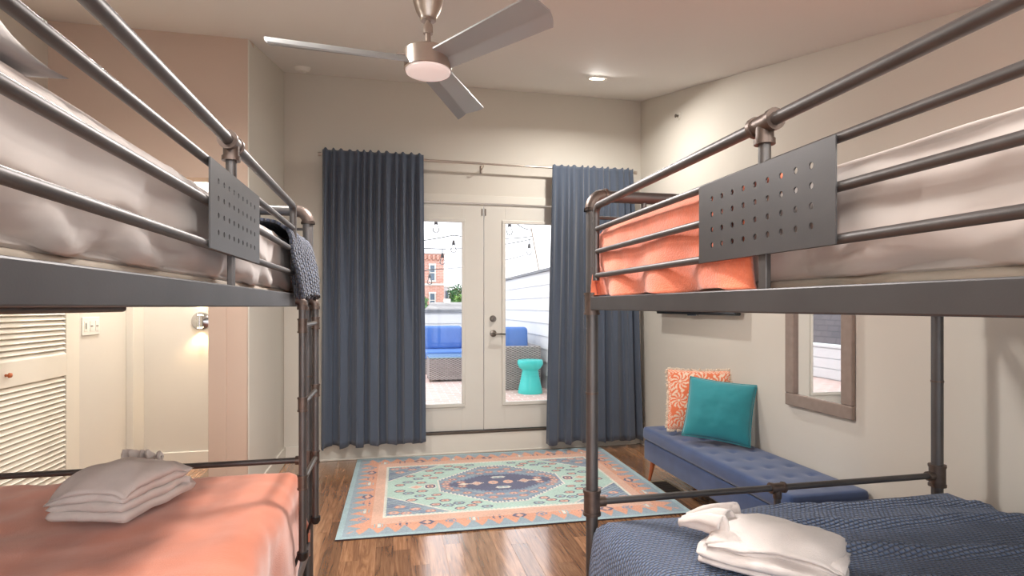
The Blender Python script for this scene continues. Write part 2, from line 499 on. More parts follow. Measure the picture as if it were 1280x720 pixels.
# flush bolts at the seam head
for t, sx in ((d1, -1), (d2, 1)):
    box(XS+sx*0.016-0.006, XS+sx*0.016+0.006, yA-0.006, yA, 2.21, 2.275).build('flush_bolt', M['satin'], t, bevel=0.002)
hb = MB().lathe([(0.0, -0.022), (0.022, -0.022), (0.03, -0.010), (0.032, 0)], (0.93, yA, 1.245), 20, 'y')
ho = hb.build('deadbolt', M['satin'], d2, smooth='auto')
MB().box(0.926, 0.934, yA-0.034, yA-0.02, 1.230, 1.260).build('thumb_turn', M['satin'], ho, bevel=0.002)
hb = MB().lathe([(0.0, -0.03), (0.014, -0.03), (0.016, -0.012), (0.031, -0.008), (0.033, 0)], (0.933, yA, 1.105), 20, 'y')
ho = hb.build('handle', M['satin'], d2, smooth='auto')
MB().tube([(0.933, yA-0.012, 1.105), (0.933, yA-0.05, 1.105), (0.955, yA-0.056, 1.105), (1.04, yA-0.054, 1.10)], [0.011, 0.011, 0.010, 0.007], 10).build('lever', M['satin'], ho, smooth=True)

# ------------------------------------------------------------------ closet with louvred door
cd = thing('door_3', 'white louvred closet door beyond the left bunk', 'door', (XL, 3.75, 0)); cd['kind'] = 'structure'
DY0, DY1 = 3.34, 4.165
xa, xb = XL+0.002, XL+0.036
LY0, LY1 = DY0+0.09, 4.077
for ya, yb in ((DY0, LY0), (LY1, DY1)):
    box(xa, xb, ya, yb, 0.01, 2.05).build('stile', M['closet'], cd, bevel=0.002)
for za, zb in ((0.01, 0.16), (0.922, 1.058), (1.93, 2.05)):
    box(xa, xb, LY0, LY1, za, zb).build('rail', M['closet'], cd, bevel=0.002)
sl = MB().box(-0.0035, 0.0035, -0.5, 0.5, -0.02, 0.02)
so = sl.build('louvre_slat', M['closet']); slat_me = so.data; bpy.data.objects.remove(so)
for za, zb in ((0.16, 0.922), (1.058, 1.93)):
    n = int((zb-za)/0.0305)
    for k in range(n):
        z = za + (k+0.5)*(zb-za)/n
        piece('louvre_slat', slat_me, cd, (XL+0.019, (LY0+LY1)/2, z), (1, LY1-LY0-0.004, 1), (0, math.radians(-38), 0))
box(XL+0.0005, XL+0.003, LY0, LY1, 0.16, 1.93).build('back_panel', M['closet'], cd)
MB().lathe([(0.0, 0.03), (0.012, 0.028), (0.014, 0.018), (0.006, 0.012), (0.007, 0.0)], (xb, 3.50, 0.99), 14, 'x').build('knob', M['leg_wood'], cd, smooth=True)
b = MB().box(XL, XL+0.02, 4.172, 4.262, 0, 2.13).box(XL, XL+0.02, DY0-0.10, DY0-0.01, 0, 2.13).box(XL, XL+0.02, DY0-0.01, 4.172, 2.06, 2.13)
struct(b.build('trim_8', M['closet'], bevel=0.003), 'white casing around the louvred closet door', 'trim')
# triple switch
sw = thing('light_switch', 'white triple light switch plate on the cream wall', 'switch', (XL, 4.44, 1.22))
box(XL, XL+0.007, 4.325, 4.555, 1.16, 1.285).build('plate', M['white_plastic'], sw, bevel=0.003)
for k, yy in enumerate((4.365, 4.44, 4.515)):
    r = box(XL+0.007, XL+0.010, yy-0.019, yy+0.019, 1.188, 1.258).build('rocker', M['white_plastic'], sw, bevel=0.001)
    box(XL+0.010, XL+0.012, yy-(0.004 if k == 0 else 0.014), yy+(0.004 if k == 0 else 0.014), 1.205 if k == 0 else 1.219, 1.245 if k == 0 else 1.226).build('indicator', M['dark_slot'], r)

# ------------------------------------------------------------------ lamps
def downlight(x, y, label, group, watts, spread=170, lcol=(1.0, 0.95, 0.89)):
    z = cz(y)
    t = thing('recessed_light', label, 'light', (x, y, z), group)
    sl_ = 0.235 if y > 1.6 else 0.0
    tilt = Matrix.Translation((x, y, z)) @ Matrix.Rotation(math.atan(sl_), 4, 'X')
    MB().lathe([(0.058, -0.001), (0.062, -0.006), (0.078, -0.006), (0.082, 0.0)], (0,0,0), 28).xform(tilt).build('trim_ring', M['white_plastic'], t, smooth='auto')
    MB().lathe([(0.0, -0.004), (0.05, -0.004), (0.06, -0.001)], (0,0,0), 28).xform(tilt).build('lens', M['lens'], t, smooth='auto')
    ld = bpy.data.lights.new('downlight_lamp', 'AREA'); ld.shape = 'DISK'; ld.size = 0.11
    ld.energy = watts; ld.color = lcol; ld.spread = math.radians(spread)
    lo = bpy.data.objects.new('downlight_lamp', ld); col.objects.link(lo); lo.parent = t
    lo.location = (0, 0, -0.012)
    return t
downlight(1.592, 4.211, 'lit recessed ceiling light above the right curtain', 'recessed ceiling lights', CAN_W*0.65)
g = 'recessed ceiling lights'
for x, y, lb_ in ((-1.3, -1.3, 'added unseen fill light left of the rear window'), (0.2, -1.6, 'added unseen fill light in front of the rear window'), (1.7, -1.3, 'added unseen fill light right of the rear window'),
                  (0.17, 0.2, 'added unseen fill light over the aisle between the bunks')):
    downlight(x, y, lb_, g, CAN_W*(0.95 if y < 0 else 0.3))  # unseen downlights added to fill the room with even light
downlight(-0.75, 2.5, 'added unseen fill light over the foot of the upper left bunk', g, CAN_W*0.5)  # unseen downlight added to brighten the far left of the room
hl = downlight(-1.55, 4.62, 'recessed light in the hall beyond the partition', g, HALL_W, lcol=(1.0, 0.98, 0.96))

# ------------------------------------------------------------------ ceiling fan
FX, FY, FH = 0.155, 2.48, CAM_Z + 1.07
fan = thing('ceiling_fan', 'brushed nickel three bladed ceiling fan on a short rod', 'fan', (FX, FY, cz(FY)))
zc = cz(FY)
MB().lathe([(0.0, -0.155), (0.03, -0.155), (0.036, -0.15), (0.037, -0.140), (0.052, -0.115), (0.066, -0.07), (0.072, 0.0), (0.072, 0.02)], (FX, FY, zc), 28).build('canopy', M['nickel'], fan, smooth='auto')
MB().tube([(FX, FY, FH+0.05), (FX, FY, zc-0.14)], 0.0125, 14).build('downrod', M['nickel'], fan, smooth='auto')
MB().lathe([(0.0, -0.02), (0.021, -0.02), (0.021, 0.012), (0.019, 0.02), (0.0, 0.02)], (FX, FY, zc-0.19), 18).build('collar', M['nickel'], fan, smooth='auto')
MB().lathe([(0.0, 0.085), (0.022, 0.085), (0.028, 0.072), (0.052, 0.068), (0.055, 0.048), (0.099, 0.047), (0.104, 0.043), (0.104, -0.034), (0.101, -0.037), (0.0, -0.037)], (FX, FY, FH), 36).build('motor_housing', M['nickel'], fan, smooth='auto')
MB().lathe([(0.099, -0.036), (0.096, -0.046), (0.075, -0.054), (0.03, -0.058), (0.0, -0.058)], (FX, FY, FH), 36).build('light_lens', M['fanlens'], fan, smooth=True)
def blade(ang):
    b = MB()
    def prof(t, s):
        r = 0.085 + t*0.575
        wl = 0.050 + 0.02*t        # half widths
        wr = 0.055 + 0.02*t
        tw = math.radians(10)
        off = (-wl + s*(wl+wr))
        drop = -abs(off)*0.0
        zz = -math.tan(tw)*off + 0.008
        if s > 0.72: zz -= (s-0.72)/0.28*0.028
        return Vector((r, off, zz))
    n, k = 12, 25
    top = []
    for i in range(n+1):
        for j in range(k+1):
            p = prof(i/n, j/k)
            if i == n:
                p.x -= 0.018*(abs(j/k-0.5)*2)**4
            top.append(p)
    nv = len(top)
    b.v = [tuple(p) for p in top] + [(p.x, p.y, p.z-0.007) for p in top]
    W = k+1
    for i in range(n):
        for j in range(k):
            a = i*W+j
            b.f.append((a, a+W, a+W+1, a+1)); b.f.append((nv+a, nv+a+1, nv+a+W+1, nv+a+W))
    for i in range(n):
        for j in (0, k):
            a = i*W+j; b.f.append((a, a+W, nv+a+W, nv+a))
    for j in range(k):
        for i in (0, n):
            a = i*W+j; b.f.append((a, a+1, nv+a+1, nv+a))
    b.xform(Matrix.Translation((FX, FY, FH+0.004)) @ Matrix.Rotation(ang, 4, 'Z'))
    o = b.build('blade', M['blade'], fan, smooth='auto')
    br = MB().box(0.06, 0.14, -0.022, 0.022, 0.010, 0.016)
    br.xform(Matrix.Translation((FX, FY, FH+0.004)) @ Matrix.Rotation(ang, 4, 'Z') @ Matrix.Rotation(math.radians(-10), 4, 'X'))
    br.build('blade_iron', M['nickel'], o, bevel=0.002)
for a in (65.0, 185.0, 305.0):
    blade(math.radians(a - 0.0))
ld = bpy.data.lights.new('fan_lamp', 'AREA'); ld.shape = 'DISK'; ld.size = 0.19; ld.energy = FAN_W; ld.color = (1.0, 0.94, 0.90)
lo = bpy.data.objects.new('fan_lamp', ld); col.objects.link(lo); lo.parent = fan; lo.location = (0, 0, FH-0.064-zc)

# smoke alarm, sprinkler, sconce, vent
sm = thing('smoke_alarm', 'white round smoke alarm on the ceiling by the corner', 'smoke alarm', (-0.72, 4.857, cz(4.857)))
Tm = Matrix.Translation((-0.72, 4.857, cz(4.857))) @ Matrix.Rotation(math.atan(0.235), 4, 'X')
MB().lathe([(0.0, -0.036), (0.03, -0.036), (0.05, -0.030), (0.062, -0.012), (0.066, 0.0)], (0,0,0), 26).xform(Tm).build('body', M['white_plastic'], sm, smooth='auto')
MB().lathe([(0.0, -0.040), (0.011, -0.040), (0.012, -0.034)], (0.02,0,0), 12).xform(Tm).build('test_button', M['white_plastic'], sm, smooth='auto')
sp = thing('sprinkler', 'small fire sprinkler head high on the right wall', 'sprinkler', (XR, 4.416, 3.0))
MB().lathe([(0.034, 0.0), (0.030, -0.008), (0.012, -0.010)], (XR, 4.416, 3.0), 20, 'x').build('escutcheon', M['trim'], sp, smooth='auto')
MB().lathe([(0.010, 0.0), (0.010, -0.03), (0.016, -0.032), (0.016, -0.036), (0.0, -0.036)], (XR, 4.416, 3.0), 14, 'x').build('nozzle', M['satin'], sp, smooth='auto')
sn = thing('wall_sconce', 'round chrome up and down wall light glowing in the hall', 'wall light', (-1.575, YB, 1.235))
MB().lathe([(0.0, -0.03), (0.02, -0.028), (0.072, -0.018), (0.078, -0.006), (0.078, 0)], (-1.575, YB, 1.235), 28, 'y').build('back_plate', M['chrome'], sn, smooth='auto')
MB().tube([(-1.575, YB-0.045, 1.235-0.05), (-1.575, YB-0.045, 1.235+0.05)], 0.022, 16).build('body', M['chrome'], sn, smooth='auto')
for s in (-1, 1):
    MB().lathe([(0.0, -0.004), (0.018, -0.004), (0.018, 0.004), (0.0, 0.004)], (-1.575, YB-0.045, 1.235+s*0.054), 14).build('bulb', M['sconce_glow'], sn)
    ld = bpy.data.lights.new('sconce_lamp', 'SPOT'); ld.energy = 3; ld.color = (1.0, 0.66, 0.36); ld.spot_size = math.radians(110); ld.spot_blend = 0.7; ld.shadow_soft_size = 0.015
    lo = bpy.data.objects.new('sconce_lamp', ld); col.objects.link(lo); lo.parent = sn
    lo.location = (0, -0.045, s*0.07); lo.rotation_euler = (0 if s < 0 else PI, 0, 0)
vt = thing('floor_vent', 'tan metal floor register in front of the blue bench', 'vent', (2.02, 3.88, 0))
vx0, vx1, vy0, vy1 = 1.93, 2.10, 3.72, 4.02
b = MB().box(vx0, vx0+0.02, vy0, vy1, 0, 0.006).box(vx1-0.02, vx1, vy0, vy1, 0, 0.006).box(vx0+0.02, vx1-0.02, vy0, vy0+0.02, 0, 0.006).box(vx0+0.02, vx1-0.02, vy1-0.02, vy1, 0, 0.006)
b.build('frame', M['vent'], vt, bevel=0.001)
box(vx0+0.02, vx1-0.02, vy0+0.02, vy1-0.02, 0.0005, 0.0015).build('duct_grille', M['black'], vt)
for k in range(9):
    yy = vy0+0.035+k*0.029
    box(vx0+0.02, vx1-0.02, yy-0.004, yy+0.004, 0.0015, 0.005).build('slat', M['bronze'], vt)

# ------------------------------------------------------------------ curtains
def rod():
    t = thing('curtain_rod', 'thin nickel curtain rod above the terrace doors', 'curtain rod', (0.83, 5.06, 2.665))
    MB().tube([(-0.585, 5.06, 2.672), (0.80, 5.06, 2.664)], 0.0115, 12).build('outer_tube', M['nickel'], t, smooth='auto')
    MB().tube([(0.80, 5.06, 2.664), (2.285, 5.06, 2.656)], 0.009, 12).build('inner_tube', M['nickel'], t, smooth='auto')
    for x, s, z in ((-0.585, -1, 2.672), (2.285, 1, 2.656)):
        MB().lathe([(0.009, 0), (0.009, s*0.012), (0.017, s*0.013), (0.017, s*0.036), (0.0, s*0.038)], (x, 5.06, z), 16, 'x').build('finial', M['nickel'], t, smooth='auto')
    for x, z in ((-0.56, 2.672), (0.815, 2.664), (2.27, 2.656)):
        br = MB().tube([(x, YB, z-0.03), (x, 5.06, z-0.03), (x, 5.045, z-0.022), (x, 5.043, z-0.008)], 0.005, 8)
        br.tube([(x, YB-0.001, z-0.06), (x, YB-0.004, z+0.01)], 0.012, 10)
        br.build('bracket', M['nickel'], t, smooth='auto')
rod()
def curtain(label, xt0, xt1, xb0, xb1, zt, zb, npl, seed):
    rr = random.Random(seed)
    ph = [rr.uniform(-0.25, 0.25) for _ in range(npl+3)]
    am = [rr.uniform(0.6, 1.25) for _ in range(npl+3)]
    bp = [rr.uniform(-0.5, 0.5) for _ in range(npl+3)]
    def fn(u, v):
        q = u*npl
        i = int(min(q, npl-1e-6)); f = q-i
        pm = ph[i]*(1-f)+ph[i+1]*f
        av = am[i]*(1-f)+am[i+1]*f
        bb = bp[i]*(1-f)+bp[i+1]*f
        s = math.sin(2*PI*(q + pm + 0.35*bb*v))
        s2 = math.sin(2*PI*(q*0.5 + bb*0.4 + 0.9))
        amp = (0.011 + 0.029*min(1, max(0, v-0.02)*4))*av
        lo = min(1.0, max(0.0, (v-0.15)*1.8))
        y = 5.022 - amp*(s*(1-0.72*lo) + 0.95*lo*s2)
        x = (xt0*(1-v)+xb0*v) + u*((xt1-xt0)*(1-v) + (xb1-xb0)*v)
        x += 0.012*v*math.cos(2*PI*(q+pm))*av
        z = zt + (zb-zt)*v
        if v < 0.005: z += 0.014*max(0.0, s)*av
        if v > 0.96: z += (v-0.96)/0.04*0.012*math.sin(2*PI*q*0.43+seed)
        return (x, y, z)
    rows = [0, 0.01, 0.02, 0.03, 0.05] + [0.05+0.95*k/44 for k in range(1, 45)]
    b = MB().grid(lambda u, k: fn(u, rows[min(len(rows)-1, int(round(k*(len(rows)-1))))]), npl*16, len(rows)-1)
    o = b.build('curtain', M['curtain'], smooth=True, loc=((xb0+xb1)/2, 5.062, zb), solid=0.006)
    tag(o, label, 'curtain', 'slate blue curtains at the terrace doors')
curtain('wide slate blue curtain left of the glass doors', -0.582, 0.275, -0.60, 0.292, 2.705, 0.150, 13, 4)
curtain('slate blue curtain right of the glass doors behind the bunk post', 1.462, 2.262, 1.40, 2.345, 2.675, 0.075, 12, 9)

# ------------------------------------------------------------------ rug
def hexin(x, y, cx_, cy_, a, b_, cut=0.45):
    dx, dy = abs(x-cx_)/a, abs(y-cy_)/b_
    return max(dy, dx, (dx + dy*(1-cut)) ) if False else max(dy, dx + cut*dy)
BLUE, LBL, ORG_, PEACH, MINT, CREAM, NAVY, SLATE, RED = (C(148,166,178), C(160,186,192), C(216,160,134), C(220,180,160), C(182,210,200), C(222,220,210), C(98,102,128), C(130,148,170), C(176,128,124))
HX, HY = 1.128, 0.872
def build_rug():
    nx, ny = 330, 256
    mot = []        # (x, y, a, b, ring, fill, dot) in the first quadrant, mirrored four ways
    rr = random.Random(12)
    # mint band flowers
    for x, y in ((0.76, 0.07), (0.70, 0.13), (0.62, 0.20), (0.55, 0.27), (0.60, 0.10), (0.50, 0.20), (0.45, 0.33), (0.36, 0.40), (0.44, 0.43), (0.28, 0.46), (0.36, 0.50), (0.18, 0.50), (0.24, 0.41), (0.52, 0.40), (0.68, 0.28)):
        mot.append((x, y, 0.044, 0.026, NAVY, PEACH if rr.random() < 0.65 else LBL, RED))
    # spandrels
    for x, y in ((0.66, 0.46), (0.76, 0.40), (0.56, 0.51), (0.80, 0.50), (0.72, 0.52)):
        mot.append((x, y, 0.040, 0.024, ORG_ if rr.random() < 0.5 else RED, PEACH, SLATE))
    # medallion flowers
    for x, y in ((0.42, 0.03), (0.36, 0.13), (0.28, 0.20), (0.20, 0.27), (0.11, 0.33), (0.02, 0.38), (0.05, 0.27), (0.30, 0.05), (0.13, 0.24), (0.40, 0.08)):
        mot.append((x, y, 0.038, 0.022, RED, PEACH, NAVY))
    bordm = []
    for k in range(-6, 7):
        bordm.append((k*0.148, 0.70, 0.052, 0.034, k))
    for k in range(-4, 5):
        bordm.append((0.985, k*0.145, 0.042, 0.044, k+1))
    def colour(x, y):
        ax, ay = abs(x), abs(y)
        e = min(HX-ax, HY-ay)
        # outer border
        if ax > 0.86 or ay > 0.565:
            along = y if (HX-ax)/(HX-0.86) < (HY-ay)/(HY-0.565) else x
            ew = e if True else 0
            tri = abs((along/0.105) % 1.0 - 0.5)*2
            if ew < 0.022: return LBL
            lim = 0.05 + 0.10*tri + 0.012*math.sin(along*60)
            if ew < lim: return BLUE if ew > 0.035 else LBL
            for mx, my, a, b_, k in bordm:
                for sy in ((1, -1) if abs(my) > 0.6 else (1,)):
                    px, py = (x-mx, y-my*sy) if abs(my) > 0.6 else (ax-mx, y-my)
                    d = abs(px)/a + abs(py)/b_*0.6
                    d2 = max(abs(px)/a, abs(py)/b_)
                    q = k % 4
                    if d2 < 1:
                        if q == 0:
                            if 0.55 < d < 1.0: return NAVY
                            if d <= 0.35: return PEACH
                        elif q == 1:
                            if d < 0.9 and (int(px/0.012) + int(py/0.012)) % 2 == 0: return SLATE
                        elif q == 2:
                            if d < 0.95 and int(abs(px)/0.010) % 2 == 0: return (LBL if d > 0.5 else CREAM)
                        else:
                            if d < 0.95 and int(abs(px)/0.014) % 2 == 1 and int(abs(py)/0.012) % 2 == 0: return NAVY
            if e > 0.262 and (ax <= 0.872 and ay <= 0.577):
                return CREAM
            tri2 = abs((along/0.06 + 0.3) % 1.0 - 0.5)*2
            if ew > 0.225 + 0.018*tri2 and ew < 0.25: return PEACH
            return ORG_ if ew < 0.19 else PEACH
        # toothed cream line
        if ay > 0.548 or ax > 0.848:
            al = x if ay > 0.548 else y
            return CREAM if (al/0.03) % 1.0 < 0.55 or ay > 0.558 or ax > 0.853 else MINT
        # central chain
        if ay < 0.062:
            for mx in (0.058,):
                dx = abs(ax-mx)/0.05; dy = ay/0.05
                d = max(dy, dx, (dx+dy)*0.68)
                if d < 0.30: return SLATE if int(ay/0.008) % 2 else PEACH
                if d < 0.78: return PEACH
                if d < 1.0: return NAVY
            dx = abs(ax-0.185); d = abs(dx)/0.06 + ay/0.05
            if d < 0.5: return PEACH
            if d < 0.95: return RED if (int(dx/0.01)+int(ay/0.01)) % 2 == 0 else CREAM
            d = abs(ax-0.285)/0.05 + ay/0.03
            if d < 1: return CREAM if d < 0.75 else PEACH
            dx = abs(ax-0.535)/0.045; dy = ay/0.055; d = max(dx, dy, (dx+dy)*0.65)
            if d < 0.25: return NAVY
            if d < 0.55: return PEACH
            if d < 0.8: return NAVY
            if d < 1.0: return CREAM
            d = abs(ax-0.64)/0.06 + ay/0.045
            if d < 1: return PEACH if d < 0.7 else CREAM
        # two small cream hexagons above and below the chain
        dx = abs(ax-0.02)/0.04; dy = abs(ay-0.125)/0.026
        d = max(dy, dx+0.5*dy)
        if d < 1: return LBL if d < 0.5 else CREAM
        for mx, my, a, b_, ring, fill, dot in mot:
            dx = abs(ax-mx)/a; dy = abs(ay-my)/b_
            d = max(dy, dx+0.45*dy)
            if d < 0.28: return dot
            if d < 0.72: return fill
            if d < 1.0: return ring
        # medallion
        lim_m = min(0.45, 0.13+(0.48-ax)*0.86)
        tooth = 0.022 if (ax/0.026) % 1.0 < 0.5 else 0.0
        if ax < 0.48 and ay < lim_m:
            if ax > 0.468 or ay > lim_m-0.010-tooth: return CREAM
            lim_c = min(0.20, 0.02+(0.42-ax)*0.62) - (0.018 if (ax/0.03) % 1.0 < 0.5 else 0.0)
            if ax < 0.42 and ay < lim_c: return NAVY
            if ax < 0.42 and ay < lim_c+0.03: return SLATE
            return BLUE if int((lim_m-ay)/0.05) % 2 else SLATE
        # mint hexagon band
        edge = 0.18 + (0.86-ax)*0.86
        if ay < edge:
            if ay > edge-0.018: return CREAM
            return MINT
        st = (ax*0.9+ay*1.4)
        if (st/0.05) % 1.0 < 0.18 and ax > 0.6: return NAVY
        return BLUE if (int(ax/0.07)+int(ay/0.05)) % 3 else SLATE
    me = bpy.data.meshes.new('area_rug')
    vs = []; fs = []
    for j in range(ny+1):
        for i in range(nx+1):
            x, y = -HX+2*HX*i/nx, -HY+2*HY*j/ny
            vs.append((x, y, 0.009 + 0.0012*fbm(x*4, y*4, 2.0, 2)))
    cols = []
    for j in range(ny):
        for i in range(nx):
            a = j*(nx+1)+i
            fs.append((a, a+1, a+nx+2, a+nx+1))
            c4 = colour(-HX+2*HX*(i+0.5)/nx, -HY+2*HY*(j+0.5)/ny)
            k_ = 1 + rr.uniform(-0.10, 0.10) + 0.10*fbm(i*0.02, j*0.05, 3.0, 2)
            cols.append((c4[0]*k_, c4[1]*k_, c4[2]*k_, 1))
    nb = len(vs)
    ring = [(-HX, -HY), (HX, -HY), (HX, HY), (-HX, HY)]
    vs += [(x, y, 0.0005) for x, y in ring] + [(x, y, 0.009) for x, y in ring]
    for k in range(4):
        k2 = (k+1) % 4
        fs.append((nb+k, nb+k2, nb+4+k2, nb+4+k)); cols.append(C(70, 52, 50))
    fs.append((nb+3, nb+2, nb+1, nb)); cols.append(C(70, 52, 50))
    me.from_pydata(vs, [], fs)
    at = me.color_attributes.new('weave', 'FLOAT_COLOR', 'CORNER')
    flat = []
    for p, cc in zip(me.polygons, cols):
        flat += list(cc)*p.loop_total
    at.data.foreach_set('color', flat)
    me.materials.append(M['rug'])
    o = bpy.data.objects.new('area_rug', me); col.objects.link(o)
    o.location = (0.818, 4.235, 0.0)
    o.rotation_euler.z = math.radians(-0.8)
    tag(o, 'coral, mint and blue kilim style rug before the terrace doors', 'rug')
build_rug()

# ------------------------------------------------------------------ soft shapes
def rounded_box(x0, x1, y0, y1, z0, z1, r, step=0.05, disp=None):
    """welded rounded box; disp(p, n) gives an outward push"""
    b = MB(); idx = {}
    c0 = Vector((x0+r, y0+r, z0+r)); c1 = Vector((x1-r, y1-r, z1-r))
    def cuts(a, c):
        n = max(2, int(round((c-a-2*r)/step)))
        k = 5
        e = [a + r - r*math.cos(PI/2*i/k) for i in range(k)]
        m = [a+r + (c-a-2*r)*i/n for i in range(n+1)]
        f = [c - r + r*math.sin(PI/2*i/k) for i in range(1, k+1)]
        return e + m + f
    X, Y, Z = cuts(x0, x1), cuts(y0, y1), cuts(z0, z1)
    def vid(i, j, k):
        key = (i, j, k)
        if key not in idx:
            p = Vector((X[i], Y[j], Z[k]))
            q = Vector((min(max(p.x, c0.x), c1.x), min(max(p.y, c0.y), c1.y), min(max(p.z, c0.z), c1.z)))
            n = p-q
            if n.length > 1e-9:
                n.normalize(); p = q + n*r
            if disp: p = p + n*disp(p, n)
            idx[key] = len(b.v); b.v.append(tuple(p))
        return idx[key]
    nX, nY, nZ = len(X)-1, len(Y)-1, len(Z)-1
    for i in range(nX):
        for j in range(nY):
            for k in (0, nZ):
                b.f.append((vid(i,j,k), vid(i+1,j,k), vid(i+1,j+1,k), vid(i,j+1,k)))
    for i in range(nX):
        for k in range(nZ):
            for j in (0, nY):
                b.f.append((vid(i,j,k), vid(i+1,j,k), vid(i+1,j,k+1), vid(i,j,k+1)))
    for j in range(nY):
        for k in range(nZ):
            for i in (0, nX):
                b.f.append((vid(i,j,k), vid(i,j+1,k), vid(i,j+1,k+1), vid(i,j,k+1)))
    return b

def drape(x0, x1, y0, y1, zt, drop, r, step, disp, flare=(0.0, 0.0, 0.0, 0.0), zmin=None, hem=None):
    """cloth lying on x0..x1, y0..y1 at zt that hangs over its four sides by drop=(xlo,xhi,ylo,yhi)"""
    qa = r*PI/2
    def ext(d): return (qa + d) if d > 0 else 0.0
    sx0, sx1 = x0+r*(drop[0] > 0)-ext(drop[0]), x1-r*(drop[1] > 0)+ext(drop[1])
    sy0, sy1 = y0+r*(drop[2] > 0)-ext(drop[2]), y1-r*(drop[3] > 0)+ext(drop[3])
    def pos(s, lo, hi, fl, fh):
        if s < lo: a, sg, base, f = lo-s, -1, lo, fl
        elif s > hi: a, sg, base, f = s-hi, 1, hi, fh
        else: return s, 0.0, 0
        if a < qa:
            return base+sg*r*math.sin(a/r), r*(1-math.cos(a/r)), sg*math.sin(a/r)
        ex = a-qa
        return base+sg*(r+f*ex), r+ex, sg
    X0, X1 = x0+r*(drop[0] > 0), x1-r*(drop[1] > 0)
    Y0, Y1 = y0+r*(drop[2] > 0), y1-r*(drop[3] > 0)
    def fn(u, v):
        s = sx0+(sx1-sx0)*u; t = sy0+(sy1-sy0)*v
        x, dx, nx = pos(s, X0, X1, flare[0], flare[1])
        y, dy, ny = pos(t, Y0, Y1, flare[2], flare[3])
        d = max(dx, dy)
        # cloth past a corner folds in rather than standing out
        n = Vector((nx, ny, max(0.0, 1-abs(nx)-abs(ny))))
        if n.length > 0: n.normalize()
        k = disp(s, t, d)
        return Vector((x, y, zt-d)) + n*k
    nu = max(4, int((sx1-sx0)/step)); nv = max(4, int((sy1-sy0)/step))
    return MB().grid(fn, nu, nv, uvfn=lambda u, v: (sx0+(sx1-sx0)*u, sy0+(sy1-sy0)*v))

def cushion(wd, ht, th, n=26, pinch=0.05):
    b = MB()
    def side(sg):
        def fn(u, v):
            a, c = u*2-1, v*2-1
            k = max(0.0, (1-abs(a)**2.6))**0.55*max(0.0, (1-abs(c)**2.6))**0.55
            x = a*wd/2*(1-pinch*(1-c*c)); y = c*ht/2*(1-pinch*(1-a*a))
            w_ = 0.006*fbm(a*2.2+sg, c*2.2, wd*9, 3)
            return (x, y, sg*(th/2*k + w_*k))
        return fn
    b.grid(side(1), n, n); b.grid(side(-1), n, n)
    return b
def weld(o, d=0.0004):
    bm = bmesh.new(); bm.from_mesh(o.data)
    bmesh.ops.remove_doubles(bm, verts=bm.verts, dist=d)
    bmesh.ops.recalc_face_normals(bm, faces=bm.faces)
    bm.to_mesh(o.data); bm.free()
    return o

# ------------------------------------------------------------------ bench
BX0, BX1, BY0, BY1 = 1.925, 2.400, 2.42, 4.10
bn = thing('bench', 'long navy velvet storage bench with tufted lid and wooden legs', 'bench', ((BX0+BX1)/2, (BY0+BY1)/2, 0))
rounded_box(BX0+0.012, BX1, BY0+0.012, BY1-0.012, 0.165, 0.315, 0.012, 0.1).build('base_box', M['velvet'], bn, smooth=True)
tufts = []
nb_ = 9
for r_ in range(3):
    for k in range(nb_):
        tufts.append((BX0+0.10+r_*0.14, BY0+0.13+k*(BY1-BY0-0.26)/(nb_-1)))
def tdisp(p, n):
    if n.z > 0.9 or (n.length == 0):
        d = 0.006
    else: d = 0.0
    return d
lid = rounded_box(BX0, BX1+0.004, BY0, BY1, 0.318, 0.412, 0.028, 0.018)
nv = []
for p in lid.v:
    x, y, z = p
    if z > 0.40:
        q = min((x-a)**2+(y-c)**2 for a, c in tufts)
        z += 0.005 - 0.011*math.exp(-q/0.0006) - 0.004*math.exp(-q/0.004)
    nv.append((x, y, z))
lid.v = nv
lido = lid.build('lid_cushion', M['velvet'], bn, smooth=True)
for a, c in tufts:
    MB().lathe([(0.0, 0.006), (0.006, 0.005), (0.009, 0.0)], (a, c, 0.3985), 10).build('tuft_button', M['velvet'], lido, smooth=True)
for x, y, dx, dy in ((BX0+0.06, BY1-0.08, -0.02, 0.03), (BX0+0.06, BY0+0.08, -0.02, -0.03), (BX1-0.06, BY1-0.08, 0.02, 0.03), (BX1-0.06, BY0+0.08, 0.02, -0.03)):
    MB().tube([(x+dx, y+dy, 0.0), (x, y, 0.17)], [0.011, 0.021], 14).build('leg', M['leg_wood'], bn, smooth='auto')

